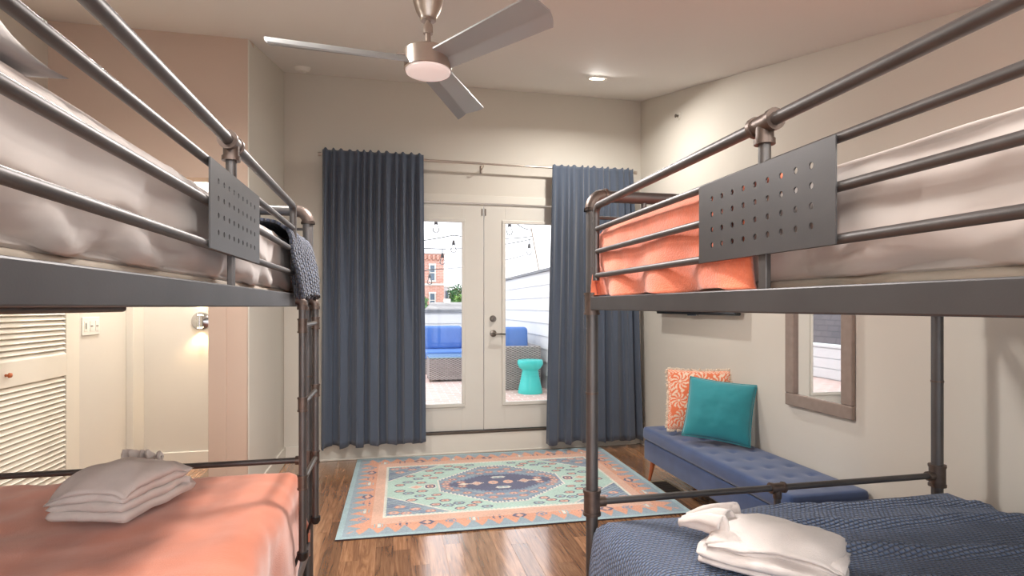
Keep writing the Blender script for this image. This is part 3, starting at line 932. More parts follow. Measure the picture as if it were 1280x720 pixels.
# cushions on the bench
def stand(b, c, yaw, lean, roll=0.0):
    """cushion made in xy, stood up: its width runs along yaw, leaning back by lean"""
    Mx = Matrix.Translation(c) @ Matrix.Rotation(yaw, 4, 'Z') @ Matrix.Rotation(PI/2-lean, 4, 'X') @ Matrix.Rotation(roll, 4, 'Z')
    return b.xform(Mx), Mx
pc = (2.200, 3.73, 0.672)
pt = thing('throw_pillow', 'coral and cream leaf print throw pillow with tasselled edge', 'pillow', (2.2, 3.8, 0.42), 'pillows on the navy bench')
b = cushion(0.45, 0.45, 0.13, 90)
flatv = list(b.v)
b, Mp = stand(b, pc, math.radians(-28), math.radians(14))
po = b.build('cover', M['paisley'], pt, smooth=True, fix=True)
def leaf_print(x, y):
    ring = max(abs(x), abs(y))
    cr, cc = C(238, 212, 190), C(232, 124, 84)
    if ring > 0.192:
        return cr if (abs(x*40+math.sin(y*90)) % 1.0) < 0.5 else cc
    best = 9
    for (cx_, cy_, R, a0) in ((-0.13, 0.13, 0.062, 0.3), (0.02, 0.14, 0.058, 1.1), (0.14, 0.12, 0.055, 2.0), (-0.14, -0.01, 0.055, 0.0), (-0.02, 0.02, 0.065, 0.6), (0.12, 0.0, 0.06, 1.6), (-0.12, -0.14, 0.06, 1.0), (0.02, -0.12, 0.06, 2.2), (0.15, -0.13, 0.05, 0.2)):
        dx, dy = x-cx_, y-cy_
        rr_ = math.hypot(dx, dy); an = math.atan2(dy, dx)
        if rr_ < R:
            sp = math.cos(an*10 + 40*rr_ + 3.0*math.sin(rr_*60) + a0)
            if rr_ < R*0.18: return cr
            if R*0.28 < rr_ and sp > 0.15: return cr
            return cc
    v = math.sin(x*75+2.2*math.sin(y*46))*math.sin(y*70+1.7*math.sin(x*52))
    return cr if v > 0.22 else cc
at = po.data.color_attributes.new('weave', 'FLOAT_COLOR', 'CORNER')
flat = []
for p in po.data.polygons:
    for li in p.loop_indices:
        q = flatv[po.data.loops[li].vertex_index]
        flat += list(leaf_print(q[0], q[1]))
at.data.foreach_set('color', flat)
fr = MB(); rr = random.Random(5)
for k in range(150):
    u = k/150*4; sd = int(u); f = u-sd; e = 0.22
    x, y = ((-e+2*e*f, -e), (e, -e+2*e*f), (e-2*e*f, e), (-e, e-2*e*f))[sd]
    ox, oy = ((0, -1), (1, 0), (0, 1), (-1, 0))[sd]
    pin = 1-0.05*(1-((2*f-1)**2)); x2, y2 = (x, y*pin) if sd in (0, 2) else (x*pin, y)
    ln = rr.uniform(0.014, 0.024)
    fr.tube([Mp @ Vector((x2-ox*0.004, y2-oy*0.004, 0)), Mp @ Vector((x2+ox*ln*0.6+rr.uniform(-.004,.004), y2+oy*ln*0.6+rr.uniform(-.004,.004), rr.uniform(-.006,.006))), Mp @ Vector((x2+ox*ln, y2+oy*ln, rr.uniform(-.009,.009)))], [0.006, 0.0075, 0.004], 5)
tag(fr.build('fringe', M['fringe'], pt, smooth=True), 'cream tassel fringe')
pt = thing('throw_pillow', 'plain teal throw pillow propped in front of the coral one', 'pillow', (2.2, 3.46, 0.42), 'pillows on the navy bench')
b = cushion(0.44, 0.42, 0.15, 34)
b, Mp2 = stand(b, (2.195, 3.46, 0.645), math.radians(-38), math.radians(20), math.radians(-5))
weld(b.build('cover', M['teal'], pt, smooth=True))
pts = []
for k in range(81):
    u = k/80*4; sd = min(3, int(u)); f = u-sd; ex, ey = 0.22, 0.21
    x, y = ((-ex+2*ex*f, -ey), (ex, -ey+2*ey*f), (ex-2*ex*f, ey), (-ex, ey-2*ey*f))[sd]
    pin = 1-0.05*(1-((2*f-1)**2)); x, y = (x, y*pin) if sd in (0, 2) else (x*pin, y)
    pts.append(Mp2 @ Vector((x, y, 0)))
MB().tube(pts, 0.004, 6).build('piping', M['teal'], pt, smooth=True)

# ------------------------------------------------------------------ mirror and television
mr = thing('wall_mirror', 'tall rectangular mirror in a taupe wood frame on the wall', 'mirror', (XR, 2.795, 0.75))
y0, y1, z0, z1, fw = 2.535, 3.052, 0.752, 1.72, 0.075
for a in ((y0, y1, z0, z0+fw), (y0, y1, z1-fw, z1), (y0, y0+fw, z0+fw, z1-fw), (y1-fw, y1, z0+fw, z1-fw)):
    box(XR-0.030, XR-0.002, *a).build('frame_rail', M['mframe'], mr, bevel=0.006)
gm = box(-0.002, 0.002, -(y1-y0)/2+fw-0.004, (y1-y0)/2-fw+0.004, z0+fw-0.004, z1-fw+0.004)
gm.xform(Matrix.Translation((XR-0.0135, (y0+y1)/2, 0)) @ Matrix.Rotation(math.radians(-1.7), 4, 'Z')).build('mirror_glass', M['mirror'], mr)
tv = thing('television', 'slim black television mounted on the right wall', 'television', (XR, 4.09, 1.29))
box(2.345, 2.385, 3.49, 4.69, 1.295, 1.965).build('body', M['black'], tv, bevel=0.006)
box(2.341, 2.346, 3.505, 4.675, 1.312, 1.952).build('screen', M['screen'], tv)
box(2.385, XR-0.001, 3.90, 4.28, 1.45, 1.80).build('wall_mount', M['black'], tv)
box(2.350, 2.372, 4.02, 4.16, 1.286, 1.296).build('sensor_bar', M['chrome'], tv, bevel=0.002)

# ------------------------------------------------------------------ bunk beds
W_BED = 1.51
def perforated_plate(y0, y1, z0, z1, x, th, ny=9, nz=4):
    """steel plate in the yz plane with a grid of round holes through it"""
    b = MB()
    hy, hz = 0.0052, 0.0058
    my, mz = (y1-y0)*0.085, (z1-z0)*0.11
    sy, sz = (y1-y0-2*my)/ny, (z1-z0-2*mz)/nz
    N = 12
    def ring_pt(cy_, cz_, k, sq):
        a = 2*PI*(k+0.5)/N
        if not sq: return cy_+hy*math.cos(a), cz_+hz*math.sin(a)
        c, s = math.cos(a), math.sin(a)
        m = max(abs(c), abs(s))
        return cy_+sy/2*c/m, cz_+sz/2*s/m
    for i in range(ny):
        for j in range(nz):
            cy_ = y0+my+(i+0.5)*sy; cz_ = z0+mz+(j+0.5)*sz
            base_ = len(b.v)
            for side in (0, 1):
                for sq in (1, 0):
                    for k in range(N):
                        yy, zz = ring_pt(cy_, cz_, k, sq)
                        b.v.append((x + (th if side else 0), yy, zz))
            # corners of the cell are kept by fans between square ring points
            for side in (0, 1):
                o1 = base_+side*2*N; o2 = o1+N
                for k in range(N):
                    k2 = (k+1) % N
                    a1, a2 = 2*PI*(k+0.5)/N, 2*PI*(k+1.5)/N
                    b.f.append((o1+k, o1+k2, o2+k2, o2+k))
                    q1, q2 = b.v[o1+k], b.v[o1+k2]
                    if abs(q1[1]-q2[1]) > 1e-7 and abs(q1[2]-q2[2]) > 1e-7:
                        cyy = max(q1[1], q2[1]) if math.cos((a1+a2)/2) > 0 else min(q1[1], q2[1])
                        czz = max(q1[2], q2[2]) if math.sin((a1+a2)/2) > 0 else min(q1[2], q2[2])
                        b.v.append((q1[0], cyy, czz)); b.f.append((o1+k, len(b.v)-1, o1+k2))
            for k in range(N):
                k2 = (k+1) % N
                b.f.append((base_+N+k, base_+N+k2, base_+3*N+k2, base_+3*N+k))
    b.box(x, x+th, y0, y0+my, z0, z1); b.box(x, x+th, y1-my, y1, z0, z1)
    b.box(x, x+th, y0+my, y1-my, z0, z0+mz); b.box(x, x+th, y0+my, y1-my, z1-mz, z1)
    return b

def bunk(label, xa, sx, yf, yn, g_far, g_near, tee, lad, zbar, sup, dz=0.0):
    ZR = CAM_Z + dz
    t = thing('bunk_bed', label, 'bunk bed', (xa+sx*W_BED/2, (yf+yn)/2, 0), 'industrial pipe bunk beds')
    X = lambda l: xa+sx*l
    R = 0.0215
    zt = ZR + 0.395
    ends = ((yf, 'far'), (yn, 'near'))
    zr0, zr1 = ZR-0.013, ZR+0.034
    for y, e in ends:
        for l in (0, W_BED):
            p = MB().tube([(X(l), y, 0.0), (X(l), y, zt-0.045)], R, 16)
            po = p.build('post', M['steel'], t, smooth='auto')
            for grp in (((0.012, R+0.004, 0.024),), ((zbar, R+0.008, 0.078), (zbar-0.04, R+0.011, 0.010), (zbar+0.04, R+0.011, 0.010)),
                        ((ZR-0.31, R+0.0018, 0.008),), ((ZR+0.010, R+0.005, 0.070), (ZR+0.045, R+0.008, 0.008), (ZR-0.026, R+0.008, 0.008))):
                rg = MB()
                for z, rr_, h in grp:
                    rg.tube([(X(l), y, max(0, z-h/2)), (X(l), y, z+h/2)], rr_, 18)
                rg.build('pipe_fitting', M['fitting'], po, smooth='auto')
        # top bar with its elbows
        r_e = 0.045
        el0 = arc((X(0)+sx*r_e, y, zt-r_e), r_e, PI if sx > 0 else 0.0, PI/2, 8, 'xz')
        el1 = arc((X(W_BED)-sx*r_e, y, zt-r_e), r_e, PI/2, 0.0 if sx > 0 else PI, 8, 'xz')
        MB().tube([el0[-1], el1[0]], R, 16).build('top_bar', M['steel'], t, smooth='auto')
        for el in (el0, el1):
            e_ = MB().tube(el, R+0.004, 16)
            a, b_ = Vector(el[0]), Vector(el[-1])
            e_.tube([el[0], (el[0][0], el[0][1], el[0][2]-0.010)], R+0.007, 18)
            dirx = 1 if el is el0 else -1
            for q in (el[0], el[-1]):
                if abs(q[2]-zt) < 1e-4:
                    e_.tube([q, (q[0]+sx*0.010*(1 if el is el0 else -1), q[1], q[2])], R+0.007, 18)
                else:
                    e_.tube([q, (q[0], q[1], q[2]-0.010)], R+0.007, 18)
            e_.build('elbow', M['fitting'], t, smooth='auto')
        # thin rods and struts of the end frame
        for k, z in enumerate((0.318, 0.245, 0.172, 0.10)):
            MB().tube([(X(0), y, ZR+z), (X(W_BED), y, ZR+z)], 0.006, 8).build('end_rod', M['steel'], t, smooth='auto')
        for l in (0.20, W_BED-0.20):
            MB().tube([(X(l), y, zr1), (X(l), y, zt)], 0.010, 10).build('end_strut', M['steel'], t, smooth='auto')
        box(X(0), X(W_BED), y-0.015, y+0.015, zr0, zr1).build('end_rail', M['steel'], t, bevel=0.003)
        # lower end bar with a centre tee
        lb = MB().tube([(X(0), y, zbar), (X(W_BED), y, zbar)], 0.0125, 12).build('end_bar', M['steel'], t, smooth='auto')
        xm = X(W_BED/2)
        tf = MB().tube([(xm-0.028, y, zbar), (xm+0.028, y, zbar)], 0.0185, 14)
        for s in (-1, 1): tf.tube([(xm+s*0.022, y, zbar), (xm+s*0.031, y, zbar)], 0.0215, 14)
        tf.tube([(xm, y, zbar), (xm, y, zbar-0.04)], 0.016, 14)
        tf.build('pipe_fitting', M['fitting'], lb, smooth='auto')
        for l, s in ((0, 1), (W_BED, -1)):
            MB().tube([(X(l)+sx*s*0.02, y, zbar), (X(l)+sx*s*0.05, y, zbar)], 0.019, 14).build('pipe_fitting', M['fitting'], lb, smooth='auto')
        MB().tube([(xm, y, zbar-0.03), (xm, y, 0.34)], 0.0125, 12).build('end_strut', M['steel'], t, smooth='auto')
        box(X(0), X(W_BED), y-0.014, y+0.014, 0.31, 0.36).build('end_rail', M['steel'], t, bevel=0.003)
    ya, yb = min(yf, yn), max(yf, yn)
    for l in (0, W_BED):
        sgn = -1 if l == 0 else 1
        box(X(l)-0.014, X(l)+0.014, ya+0.02, yb-0.02, zr0, zr1).build('side_rail', M['plate'], t, bevel=0.003)
        box(X(l)-0.012, X(l)+0.012, ya+0.02, yb-0.02, 0.31, 0.36).build('side_rail', M['plate'], t, bevel=0.003)
    # wall side guard: plain rails
    for z in (0.107, 0.19, 0.268, 0.348):
        MB().tube([(X(W_BED), ya+0.02, ZR+z), (X(W_BED), yb-0.02, ZR+z)], 0.0085 if z < 0.3 else 0.0125, 10).build('guard_rail', M['steel'], t, smooth='auto')
    # aisle side guard
    lg = -0.006
    gx = X(lg)
    g0, g1 = min(g_far, g_near), max(g_far, g_near)
    def gbar(z, r, name='guard_rail'):
        return MB().tube([(gx, g0, ZR+z), (gx, g1, ZR+z)], r, 12).build(name, M['steel'], t, smooth='auto')
    for z in (0.107, 0.19, 0.268): gbar(z, 0.0088)
    r_b = 0.03
    top = [(gx, g0, ZR+0.09)] + arc((gx, g0+r_b, ZR+0.348-r_b), r_b, PI, PI/2, 6, 'yz') + arc((gx, g1-r_b, ZR+0.348-r_b), r_b, PI/2, 0, 6, 'yz') + [(gx, g1, ZR+0.09)]
    tb = MB().tube(top, 0.0122, 12).build('top_guard_rail', M['steel'], t, smooth='auto')
    # tee on the top rail
    zt_ = ZR+0.348
    tf = MB().tube([(gx, tee-0.026, zt_), (gx, tee+0.026, zt_)], 0.0178, 16)
    for s in (-1, 1): tf.tube([(gx, tee+s*0.022, zt_), (gx, tee+s*0.032, zt_)], 0.0208, 16)
    tf.tube([(gx, tee, zt_), (gx, tee, zt_-0.036)], 0.0165, 16); tf.tube([(gx, tee, zt_-0.030), (gx, tee, zt_-0.040)], 0.0195, 16)
    tf.build('pipe_fitting', M['fitting'], tb, smooth='auto')
    MB().tube([(gx, tee, zt_-0.03), (gx, tee, ZR+0.268)], 0.0115, 12).build('guard_post', M['steel'], t, smooth='auto')
    box(gx-0.006, gx+0.006, tee-0.011, tee+0.011, zr1-0.03, ZR+0.107).build('guard_post', M['steel'], t, bevel=0.002)
    # stubs that fix the guard to the post
    if abs(g1-yb) < 0.12:
        for z in (0.30, 0.14):
            MB().tube([(gx, g1, ZR+z), (X(0), yb, ZR+z)], 0.006, 8).build('bolt', M['steel'], t, smooth='auto')
    th = -sx*0.003
    pl = perforated_plate(tee-0.20+0.012, tee+0.20+0.012, ZR+0.098, ZR+0.270, gx-sx*0.0095, th)
    weld(pl.build('perforated_panel', M['plate'], t), 0.00005)
    # ladder on the long side
    lx = X(-0.036)
    lz0, lz1 = 0.46, ZR+0.012
    for yl in lad:
        el = arc((lx+sx*0.022, yl, lz1-0.022), 0.022, PI if sx > 0 else 0.0, PI/2, 6, 'xz')
        lr = MB().tube([(lx, yl, lz0), (lx, yl, lz1-0.03)], 0.0135, 14).build('ladder_rail', M['steel'], t, smooth='auto')
        f_ = MB().tube(el, 0.018, 14); f_.tube([(lx, yl, lz1-0.022), (lx, yl, lz1-0.036)], 0.0195, 14)
        f_.tube([el[-1], (X(-0.012), yl, lz1)], 0.0195, 14)
        f_.build('elbow', M['fitting'], lr, smooth='auto')
        for z in (1.29, 1.006, 0.724):
            f_ = MB().tube([(lx, yl, z-0.022), (lx, yl, z+0.022)], 0.0165, 14)
            f_.tube([(lx, yl, z-0.026), (lx, yl, z-0.020)], 0.0185, 14); f_.tube([(lx, yl, z+0.020), (lx, yl, z+0.026)], 0.0185, 14)
            f_.build('pipe_fitting', M['fitting'], lr, smooth='auto')
        MB().tube([(lx, yl, lz0-0.018), (lx, yl, lz0-0.006), (lx, yl, lz0+0.012)], [0.012, 0.020, 0.020], 14).build('end_cap', M['black'], lr, smooth='auto')
        MB().tube([(lx, yl, 0.50), (X(0), yl, 0.40), (X(0), yl, 0.34)], 0.006, 8).build('hook', M['black'], lr, smooth='auto')
    for z in (1.29, 1.006, 0.724):
        MB().tube([(lx, lad[0], z), (lx, lad[1], z)], 0.0095, 12).build('rung', M['satin'], t, smooth='auto')
    # mattress slats, shared mesh
    s0 = MB().box(-0.5, 0.5, -0.03, 0.03, -0.006, 0.006).build('slat', M['steel']); sme = s0.data; bpy.data.objects.remove(s0)
    for z in (ZR+0.020, 0.352):
        for k in range(11):
            y = ya+0.12+(yb-ya-0.24)*k/10
            piece('slat', sme, t, (X(W_BED/2), y, z), (W_BED-0.03, 1, 1))
    xs, y_end, y_st = sup
    MB().tube([(xs, y_st, CAM_Z-0.006), (xs, y_end-0.004, CAM_Z-0.006), (xs, y_end, CAM_Z-0.006)], [0.0125, 0.0125, 0.009], 12).build('support_bar', M['steel'], t, smooth='auto')
    return t
bunk('black pipe bunk bed on the left with ladder at its far end', -0.352, -1, 2.53, 0.43, 2.125, 0.49, 1.335, (2.14, 2.49), 0.703, (-0.87, 2.08, 0.5), 0.012)
bunk('black pipe bunk bed on the right with orange throw on top', 0.700, 1, 1.90, -0.20, 1.842, 0.16, 0.942, (-0.15, 0.12), 0.660, (1.15, 1.875, -0.1))

# ------------------------------------------------------------------ mattresses
def mat_disp(seed, amp):
    def f(p, n):
        k = 0.0
        if abs(n.z) < 0.7:
            along = p.y if abs(n.x) > abs(n.y) else p.x
            k += amp*fbm(along*7+seed, p.z*3+along*1.5, seed, 4)
            k += amp*0.9*max(0, fbm(along*13+p.z*9, p.z*6, seed+4, 2))
            rel = (p.z-CAM_Z-0.14)
            if rel < 0.02 and p.z > 1.3:
                q_ = min(1.0, (0.02-rel)*14)
                k += q_*(0.010*math.sin(along*21+p.z*38+2.5*fbm(along*2.5, seed, 0, 2)) + 0.009*fbm(along*9+p.z*12, p.z*8, seed+7, 3))
        else:
            k += amp*0.5*fbm(p.x*3, p.y*3, seed, 3)
        return k
    return f
def mattress(label, x0, x1, y0, y1, z0, z1, seed, group, step=0.022):
    t = thing('mattress', label, 'mattress', ((x0+x1)/2, (y0+y1)/2, z0), group)
    rounded_box(x0+0.012, x1-0.012, y0+0.012, y1-0.012, z0, z0+0.022, 0.01, 0.2).build('foundation', M['bunkie'], t, smooth=True)
    rounded_box(x0, x1, y0, y1, z0+0.012, z1, 0.05, step, mat_disp(seed, 0.007)).build('fitted_sheet', M['sheet'], t, smooth=True)
    return t
ML = mattress('white sheeted mattress on the upper left bunk', -1.83, -0.388, 0.46, 2.49, CAM_Z+0.042, CAM_Z+0.270, 1.0, 'mattresses')
MR = mattress('white sheeted mattress on the upper right bunk', 0.750, 2.18, -0.16, 1.855, CAM_Z+0.030, CAM_Z+0.255, 5.0, 'mattresses')
mattress('mattress under the coral blanket on the lower left bunk', -1.83, -0.385, 0.46, 2.48, 0.362, 0.672, 2.0, 'mattresses', 0.1)
mattress('mattress under the navy knit blanket on the lower right bunk', 0.735, 2.18, -0.16, 1.85, 0.362, 0.600, 3.0, 'mattresses', 0.1)
# loose overhanging sheet fold on the upper left mattress
# pillow on the upper left bunk
b = cushion(0.72, 0.44, 0.26, 30, 0.03)
b.xform(Matrix.Translation((-0.765, 0.60, CAM_Z+0.360)) @ Matrix.Rotation(math.radians(-5), 4, 'Z') @ Matrix.Rotation(math.radians(-6), 4, 'X'))
def settle(p):
    e = max(abs((p[0]+0.750)/0.36), abs((p[1]-0.63)/0.22))
    z = p[2] - 0.10*min(1.0, e)**4
    return (p[0], p[1], max(z, CAM_Z+0.279))
b.v = [settle(p) for p in b.v]
o = weld(b.build('bed_pillow', M['pillow_white'], smooth=True, loc=(-0.765, 0.60, CAM_Z+0.28)))
tag(o, 'plump white pillow at the head of the upper left bunk', 'pillow')

# ------------------------------------------------------------------ blankets
def fleece_disp(s, t, d):
    k = 0.006*fbm(s*4, t*4, 3.3, 2)
    if d > 0.03:
        k += 0.006*fbm(t*6+d*3, d*7, 1.7, 3) + 0.004 + 0.010*max(0, d-0.12)/0.06*math.sin(t*22+d*9)
    return k
b = drape(0.718, 2.18, 1.04, 1.872, CAM_Z+0.280, (0.21, 0.10, 0.0, 0.16), 0.04, 0.012, fleece_disp)
b.v = [(x-0.004, y - (0.05*max(0, (CAM_Z+0.20-z)/0.2) if y < 1.15 else 0) + (0.012*fbm(z*14, x*5, 2) if y < 1.2 else 0), max(z, CAM_Z+0.037+0.003*math.sin(y*18))) for x, y, z in b.v]
o = b.build('throw_blanket', M['fleece'], smooth=True, loc=(1.45, 1.45, CAM_Z+0.05), solid=0.012)
tag(o, 'bright orange fleece throw folded over the upper right bunk', 'blanket')
def coral_disp(s, t, d):
    k = 0.012*fbm(s*2.4, t*2.4, 8.0, 4) + 0.005*fbm(s*9, t*5, 1.0, 3)
    if d > 0.03: k += 0.02*math.sin(t*9+1.0)*min(1, d*4) + 0.015*fbm(t*6, d*4, 4.0, 2)
    return k
b = drape(-1.85, -0.365, 0.44, 2.495, 0.690, (0.12, 0.30, 0.0, 0.20), 0.09, 0.022, coral_disp, flare=(0, 0.05, 0, 0))
b.v = [(x, y, z if y < 2.3 else z) for x, y, z in b.v]
o = b.build('blanket', M['coral'], smooth=True, loc=(-1.1, 1.5, 0.40), solid=0.008)
tag(o, 'coral pink fleece blanket spread over the lower left bunk', 'blanket')
def knit_disp(s, t, d):
    q = t*1.0 + 0.22*s
    k = 0.010*fbm(s*1.4, t*5.0, 6.0, 3)
    for c_, a_, w_ in ((0.95, 0.022, 0.03), (1.22, 0.030, 0.035), (1.50, 0.026, 0.03), (1.74, 0.026, 0.028), (1.95, 0.022, 0.026), (2.12, 0.018, 0.022), (0.7, 0.02, 0.03)):
        dd = q + 0.05*fbm(s*1.7, t*0.8, c_, 2) - c_
        k += a_*math.exp(-(dd/w_)**2)*min(1, max(0, (s-0.85)*1.6))
    if d > 0.03: k += 0.016*math.sin(t*11+0.6)*min(1, d*4) + 0.01*fbm(t*7, d*5, 4.0, 2)
    return k
b = drape(0.690, 2.21, -0.18, 1.865, 0.622, (0.24, 0.14, 0.0, 0.10), 0.075, 0.02, knit_disp, flare=(0.10, 0, 0, 0))
o = b.build('blanket', M['knit'], smooth=True, loc=(1.45, 0.9, 0.3), solid=0.010)
tag(o, 'navy open knit blanket over the lower right bunk', 'blanket')
def knit2_disp(s, t, d):
    k = 0.008*fbm(s*5, t*8, 2.0, 3) + 0.006
    if d > 0.02: k += 0.020*math.sin(t*46+d*6)*min(1, d*6) + 0.006
    return k
b = drape(-1.84, -0.352, 2.04, 2.57, CAM_Z+0.285, (0.08, 0.20, 0.0, 0.16), 0.06, 0.008, knit2_disp, flare=(0, 0.06, 0, 0.05))
b.v = [(x, y, max(z, CAM_Z+0.020+0.02*abs(math.sin(y*20)))) for x, y, z in b.v]
o = b.build('throw_blanket', M['knit2'], smooth=True, loc=(-1.1, 2.3, CAM_Z+0.06), solid=0.010)
tag(o, 'slate blue knit throw at the foot of the upper left bunk', 'blanket')

# ------------------------------------------------------------------ towels
def folded_towel(label, c, yaw, A, B, th, layers, seed, group, sag=0.012, under=0.0, total=None):
    """terry towel folded back and forth: a thick ribbon run along a serpentine path"""
    path = []
    for k in range(layers):
        z = th*(k+0.5)
        xs = [A*i/14 for i in range(15)]
        if k % 2: xs = xs[::-1]
        inset = 0.0
        path += [(x, z) for x in xs]
        if k < layers-1:
            ex = A if k % 2 == 0 else 0.0
            sg = 1 if k % 2 == 0 else -1
            for i in range(1, 6):
                a = -PI/2 + PI*i/6
                path.append((ex + sg*th/2*1.15*math.cos(a), z+th/2 + th/2*math.sin(a)))
    n = len(path); hw = th*0.485
    nrm = []
    for i in range(n):
        a = path[max(0, i-1)]; b_ = path[min(n-1, i+1)]
        tx, tz = b_[0]-a[0], b_[1]-a[1]; L = math.hypot(tx, tz) or 1
        nrm.append((-tz/L, tx/L))
    prof = [(path[i][0]+nrm[i][0]*hw, path[i][1]+nrm[i][1]*hw) for i in range(n)]
    prof.append((path[-1][0]+(hw*0.7 if layers % 2 else -hw*0.7), path[-1][1]))
    prof += [(path[i][0]-nrm[i][0]*hw, path[i][1]-nrm[i][1]*hw) for i in reversed(range(n))]
    prof.append((path[0][0]-hw*0.7, path[0][1]))
    m = len(prof); nb2 = 22; H = th*layers
    b = MB()
    for j in range(nb2+1):
        v = j/nb2; y = (v-0.5)*B
        e = min(v, 1-v)*nb2
        shr = 0.90 if e < 0.5 else (0.97 if e < 1.5 else 1.0)
        for x, z in prof:
            xx = x-A/2
            k = z/H
            za = z+under
            zz = za*(1 - za/(total or H)*(0.26*(2*abs(v-0.5))**3 + 0.30*min(1.0, 2*abs(xx/A))**3)) - under
            layer = math.floor(z/th)
            mid = (layer+0.5)*th
            zz -= (z-mid)*(1-shr)
            yy = y*(1.0 + 0.03*math.sin(layer*2.1+seed)) + 0.014*fbm(xx*8, layer*1.7, seed, 2)
            xx2 = xx + 0.012*fbm(y*7, layer*1.3, seed+3, 2) + 0.006*fbm(y*16, z*30, seed+5, 2)
            zz += sag*fbm(xx*6, y*6, 1.0, 3)*za/(total or H) + 0.003*fbm(xx*14, y*14, layer, 2)
            b.v.append((xx2, yy, zz))
    for j in range(nb2):
        for i in range(m):
            i2 = (i+1) % m
            b.f.append((j*m+i, j*m+i2, (j+1)*m+i2, (j+1)*m+i))
    # end caps as strips between the two sides of the ribbon
    for j in (0, nb2):
        for i in range(n-1):
            b.f.append((j*m+i, j*m+i+1, j*m+(2*n-1-i), j*m+(2*n-i)))
        b.f.append((j*m+n-1, j*m+n, j*m+n+1))
        b.f.append((j*m, j*m+m-1, j*m+2*n))
    b.xform(Matrix.Translation(c) @ Matrix.Rotation(yaw, 4, 'Z'))
    o = b.build('folded_towel', M['towel'], smooth=True, loc=c)
    return tag(o, label, 'towel', group)
def ruffle(label, c, yaw, wdt, dep, hgt, waves, seed, group, lift=0.02):
    """small washcloth gathered into a ruffled fan"""
    def fn(u, v):
        a = u*waves*2*PI
        amp = hgt*0.5*(0.25+0.75*v)
        x = (u-0.5)*wdt*(0.55+0.45*v) + 0.006*math.sin(a*0.5+seed)
        y = -dep*(v-0.5) + 0.012*math.cos(a)*v
        z = lift + amp*math.sin(a) + hgt*0.35*math.sin(v*PI*0.6) + 0.004*fbm(u*9, v*4, seed, 2)
        return Matrix.Translation(c) @ Matrix.Rotation(yaw, 4, 'Z') @ Vector((x, y, z))
    o = MB().grid(fn, waves*14, 14).build('washcloth', M['towel'], smooth=True, loc=c, solid=0.007)
    return tag(o, label, 'washcloth', group)
TL = 0.715
gl_ = 'towels on the lower left bunk'
folded_towel('lower folded white towel of the pile on the coral blanket', (-0.85, 2.05, TL), math.radians(75), 0.30, 0.235, 0.032, 2, 1.0, gl_, sag=0.02, total=0.145)
folded_towel('upper folded white towel of the pile on the coral blanket', (-0.858, 2.05, TL+0.066), math.radians(76), 0.30, 0.245, 0.039, 2, 4.0, gl_, sag=0.02, under=0.066, total=0.145)
ruffle('ruffled white washcloth behind the towels on the coral blanket', (-0.865, 2.245, TL+0.088), math.radians(-18), 0.17, 0.05, 0.034, 5, 1.0, gl_, lift=0.012)
TR = 0.648
gr_ = 'towels on the lower right bunk'
folded_towel('lower folded white towel on the navy knit blanket', (1.03, 1.36, TR), math.radians(42), 0.22, 0.335, 0.019, 3, 2.0, gr_, sag=0.015, total=0.118)
folded_towel('upper folded white towel on the navy knit blanket', (1.04, 1.365, TR+0.058), math.radians(45), 0.21, 0.325, 0.020, 3, 6.0, gr_, sag=0.015, under=0.058, total=0.118)
ruffle('gathered white washcloth at the end of the towels on navy knit', (0.905, 1.490, TR+0.02), math.radians(42), 0.19, 0.14, 0.075, 3, 2.0, gr_, lift=0.055)

# ------------------------------------------------------------------ terrace outside
M['siding'] = simple('white_siding', C(228, 230, 230), 0.6, var=0.015, vscale=2)
M['shingle_dark'] = simple('cap_flashing', C(120, 124, 128), 0.6)
M['cushion_blue'] = simple('outdoor_blue', C(84, 124, 190), 0.85, var=0.05, vscale=8, bump=0.06, bscale=200)
M['aqua'] = simple('aqua_ceramic', C(70, 206, 200), 0.3, var=0.03, vscale=12)
M['cable'] = simple('black_cable', C(50, 50, 54), 0.6)
M['render_wall'] = simple('pale_render', C(214, 216, 220), 0.8, var=0.02)
M['bark'] = simple('bark', C(92, 74, 58), 0.9, var=0.2, vscale=12)
M['leaf_a'] = simple('leaf_green', C(96, 138, 66), 0.7, var=0.35, vscale=2.5)
M['leaf_b'] = simple('leaf_dark_green', C(64, 104, 62), 0.7, var=0.35, vscale=2.5)
M['stone'] = simple('window_stone', C(208, 204, 198), 0.7)
M['dark_glass'] = simple('window_dark_glass', C(86, 104, 122), 0.15)
def brickish(name, c1, c2, mortar, sc_, bw, rh, ms):
    m = NT(name)
    tc = m.n('ShaderNodeTexCoord').outputs['Object']
    sx = m.n('ShaderNodeSeparateXYZ'); m.l(tc, sx.inputs[0])
    cb = m.n('ShaderNodeCombineXYZ')
    m.l(m.math('ADD', sx.outputs[0], sx.outputs[1]), cb.inputs[0]); m.l(sx.outputs[2], cb.inputs[1])
    bt = m.n('ShaderNodeTexBrick'); m.l(cb.outputs[0], bt.inputs['Vector'])
    bt.inputs['Color1'].default_value = c1; bt.inputs['Color2'].default_value = c2; bt.inputs['Mortar'].default_value = mortar
    bt.inputs['Scale'].default_value = sc_; bt.inputs['Brick Width'].default_value = bw; bt.inputs['Row Height'].default_value = rh
    bt.inputs['Mortar Size'].default_value = ms
    m.l(bt.outputs['Color'], m.p.inputs['Base Color']); m.val('Roughness', 0.8)
    m.bump(bt.outputs['Fac'], -0.4, 0.01)
    return m.m
M['brick'] = brickish('red_brick', C(200, 140, 122), C(186, 126, 110), C(206, 186, 174), 1.0, 0.22, 0.075, 0.008)
M['roof_tile'] = brickish('grey_shingle', C(166, 164, 162), C(148, 146, 146), C(118, 116, 116), 1.0, 0.34, 0.10, 0.008)
M['roof_dark'] = brickish('dark_shingle', C(92, 84, 86), C(78, 72, 76), C(60, 56, 58), 1.0, 0.34, 0.12, 0.008)
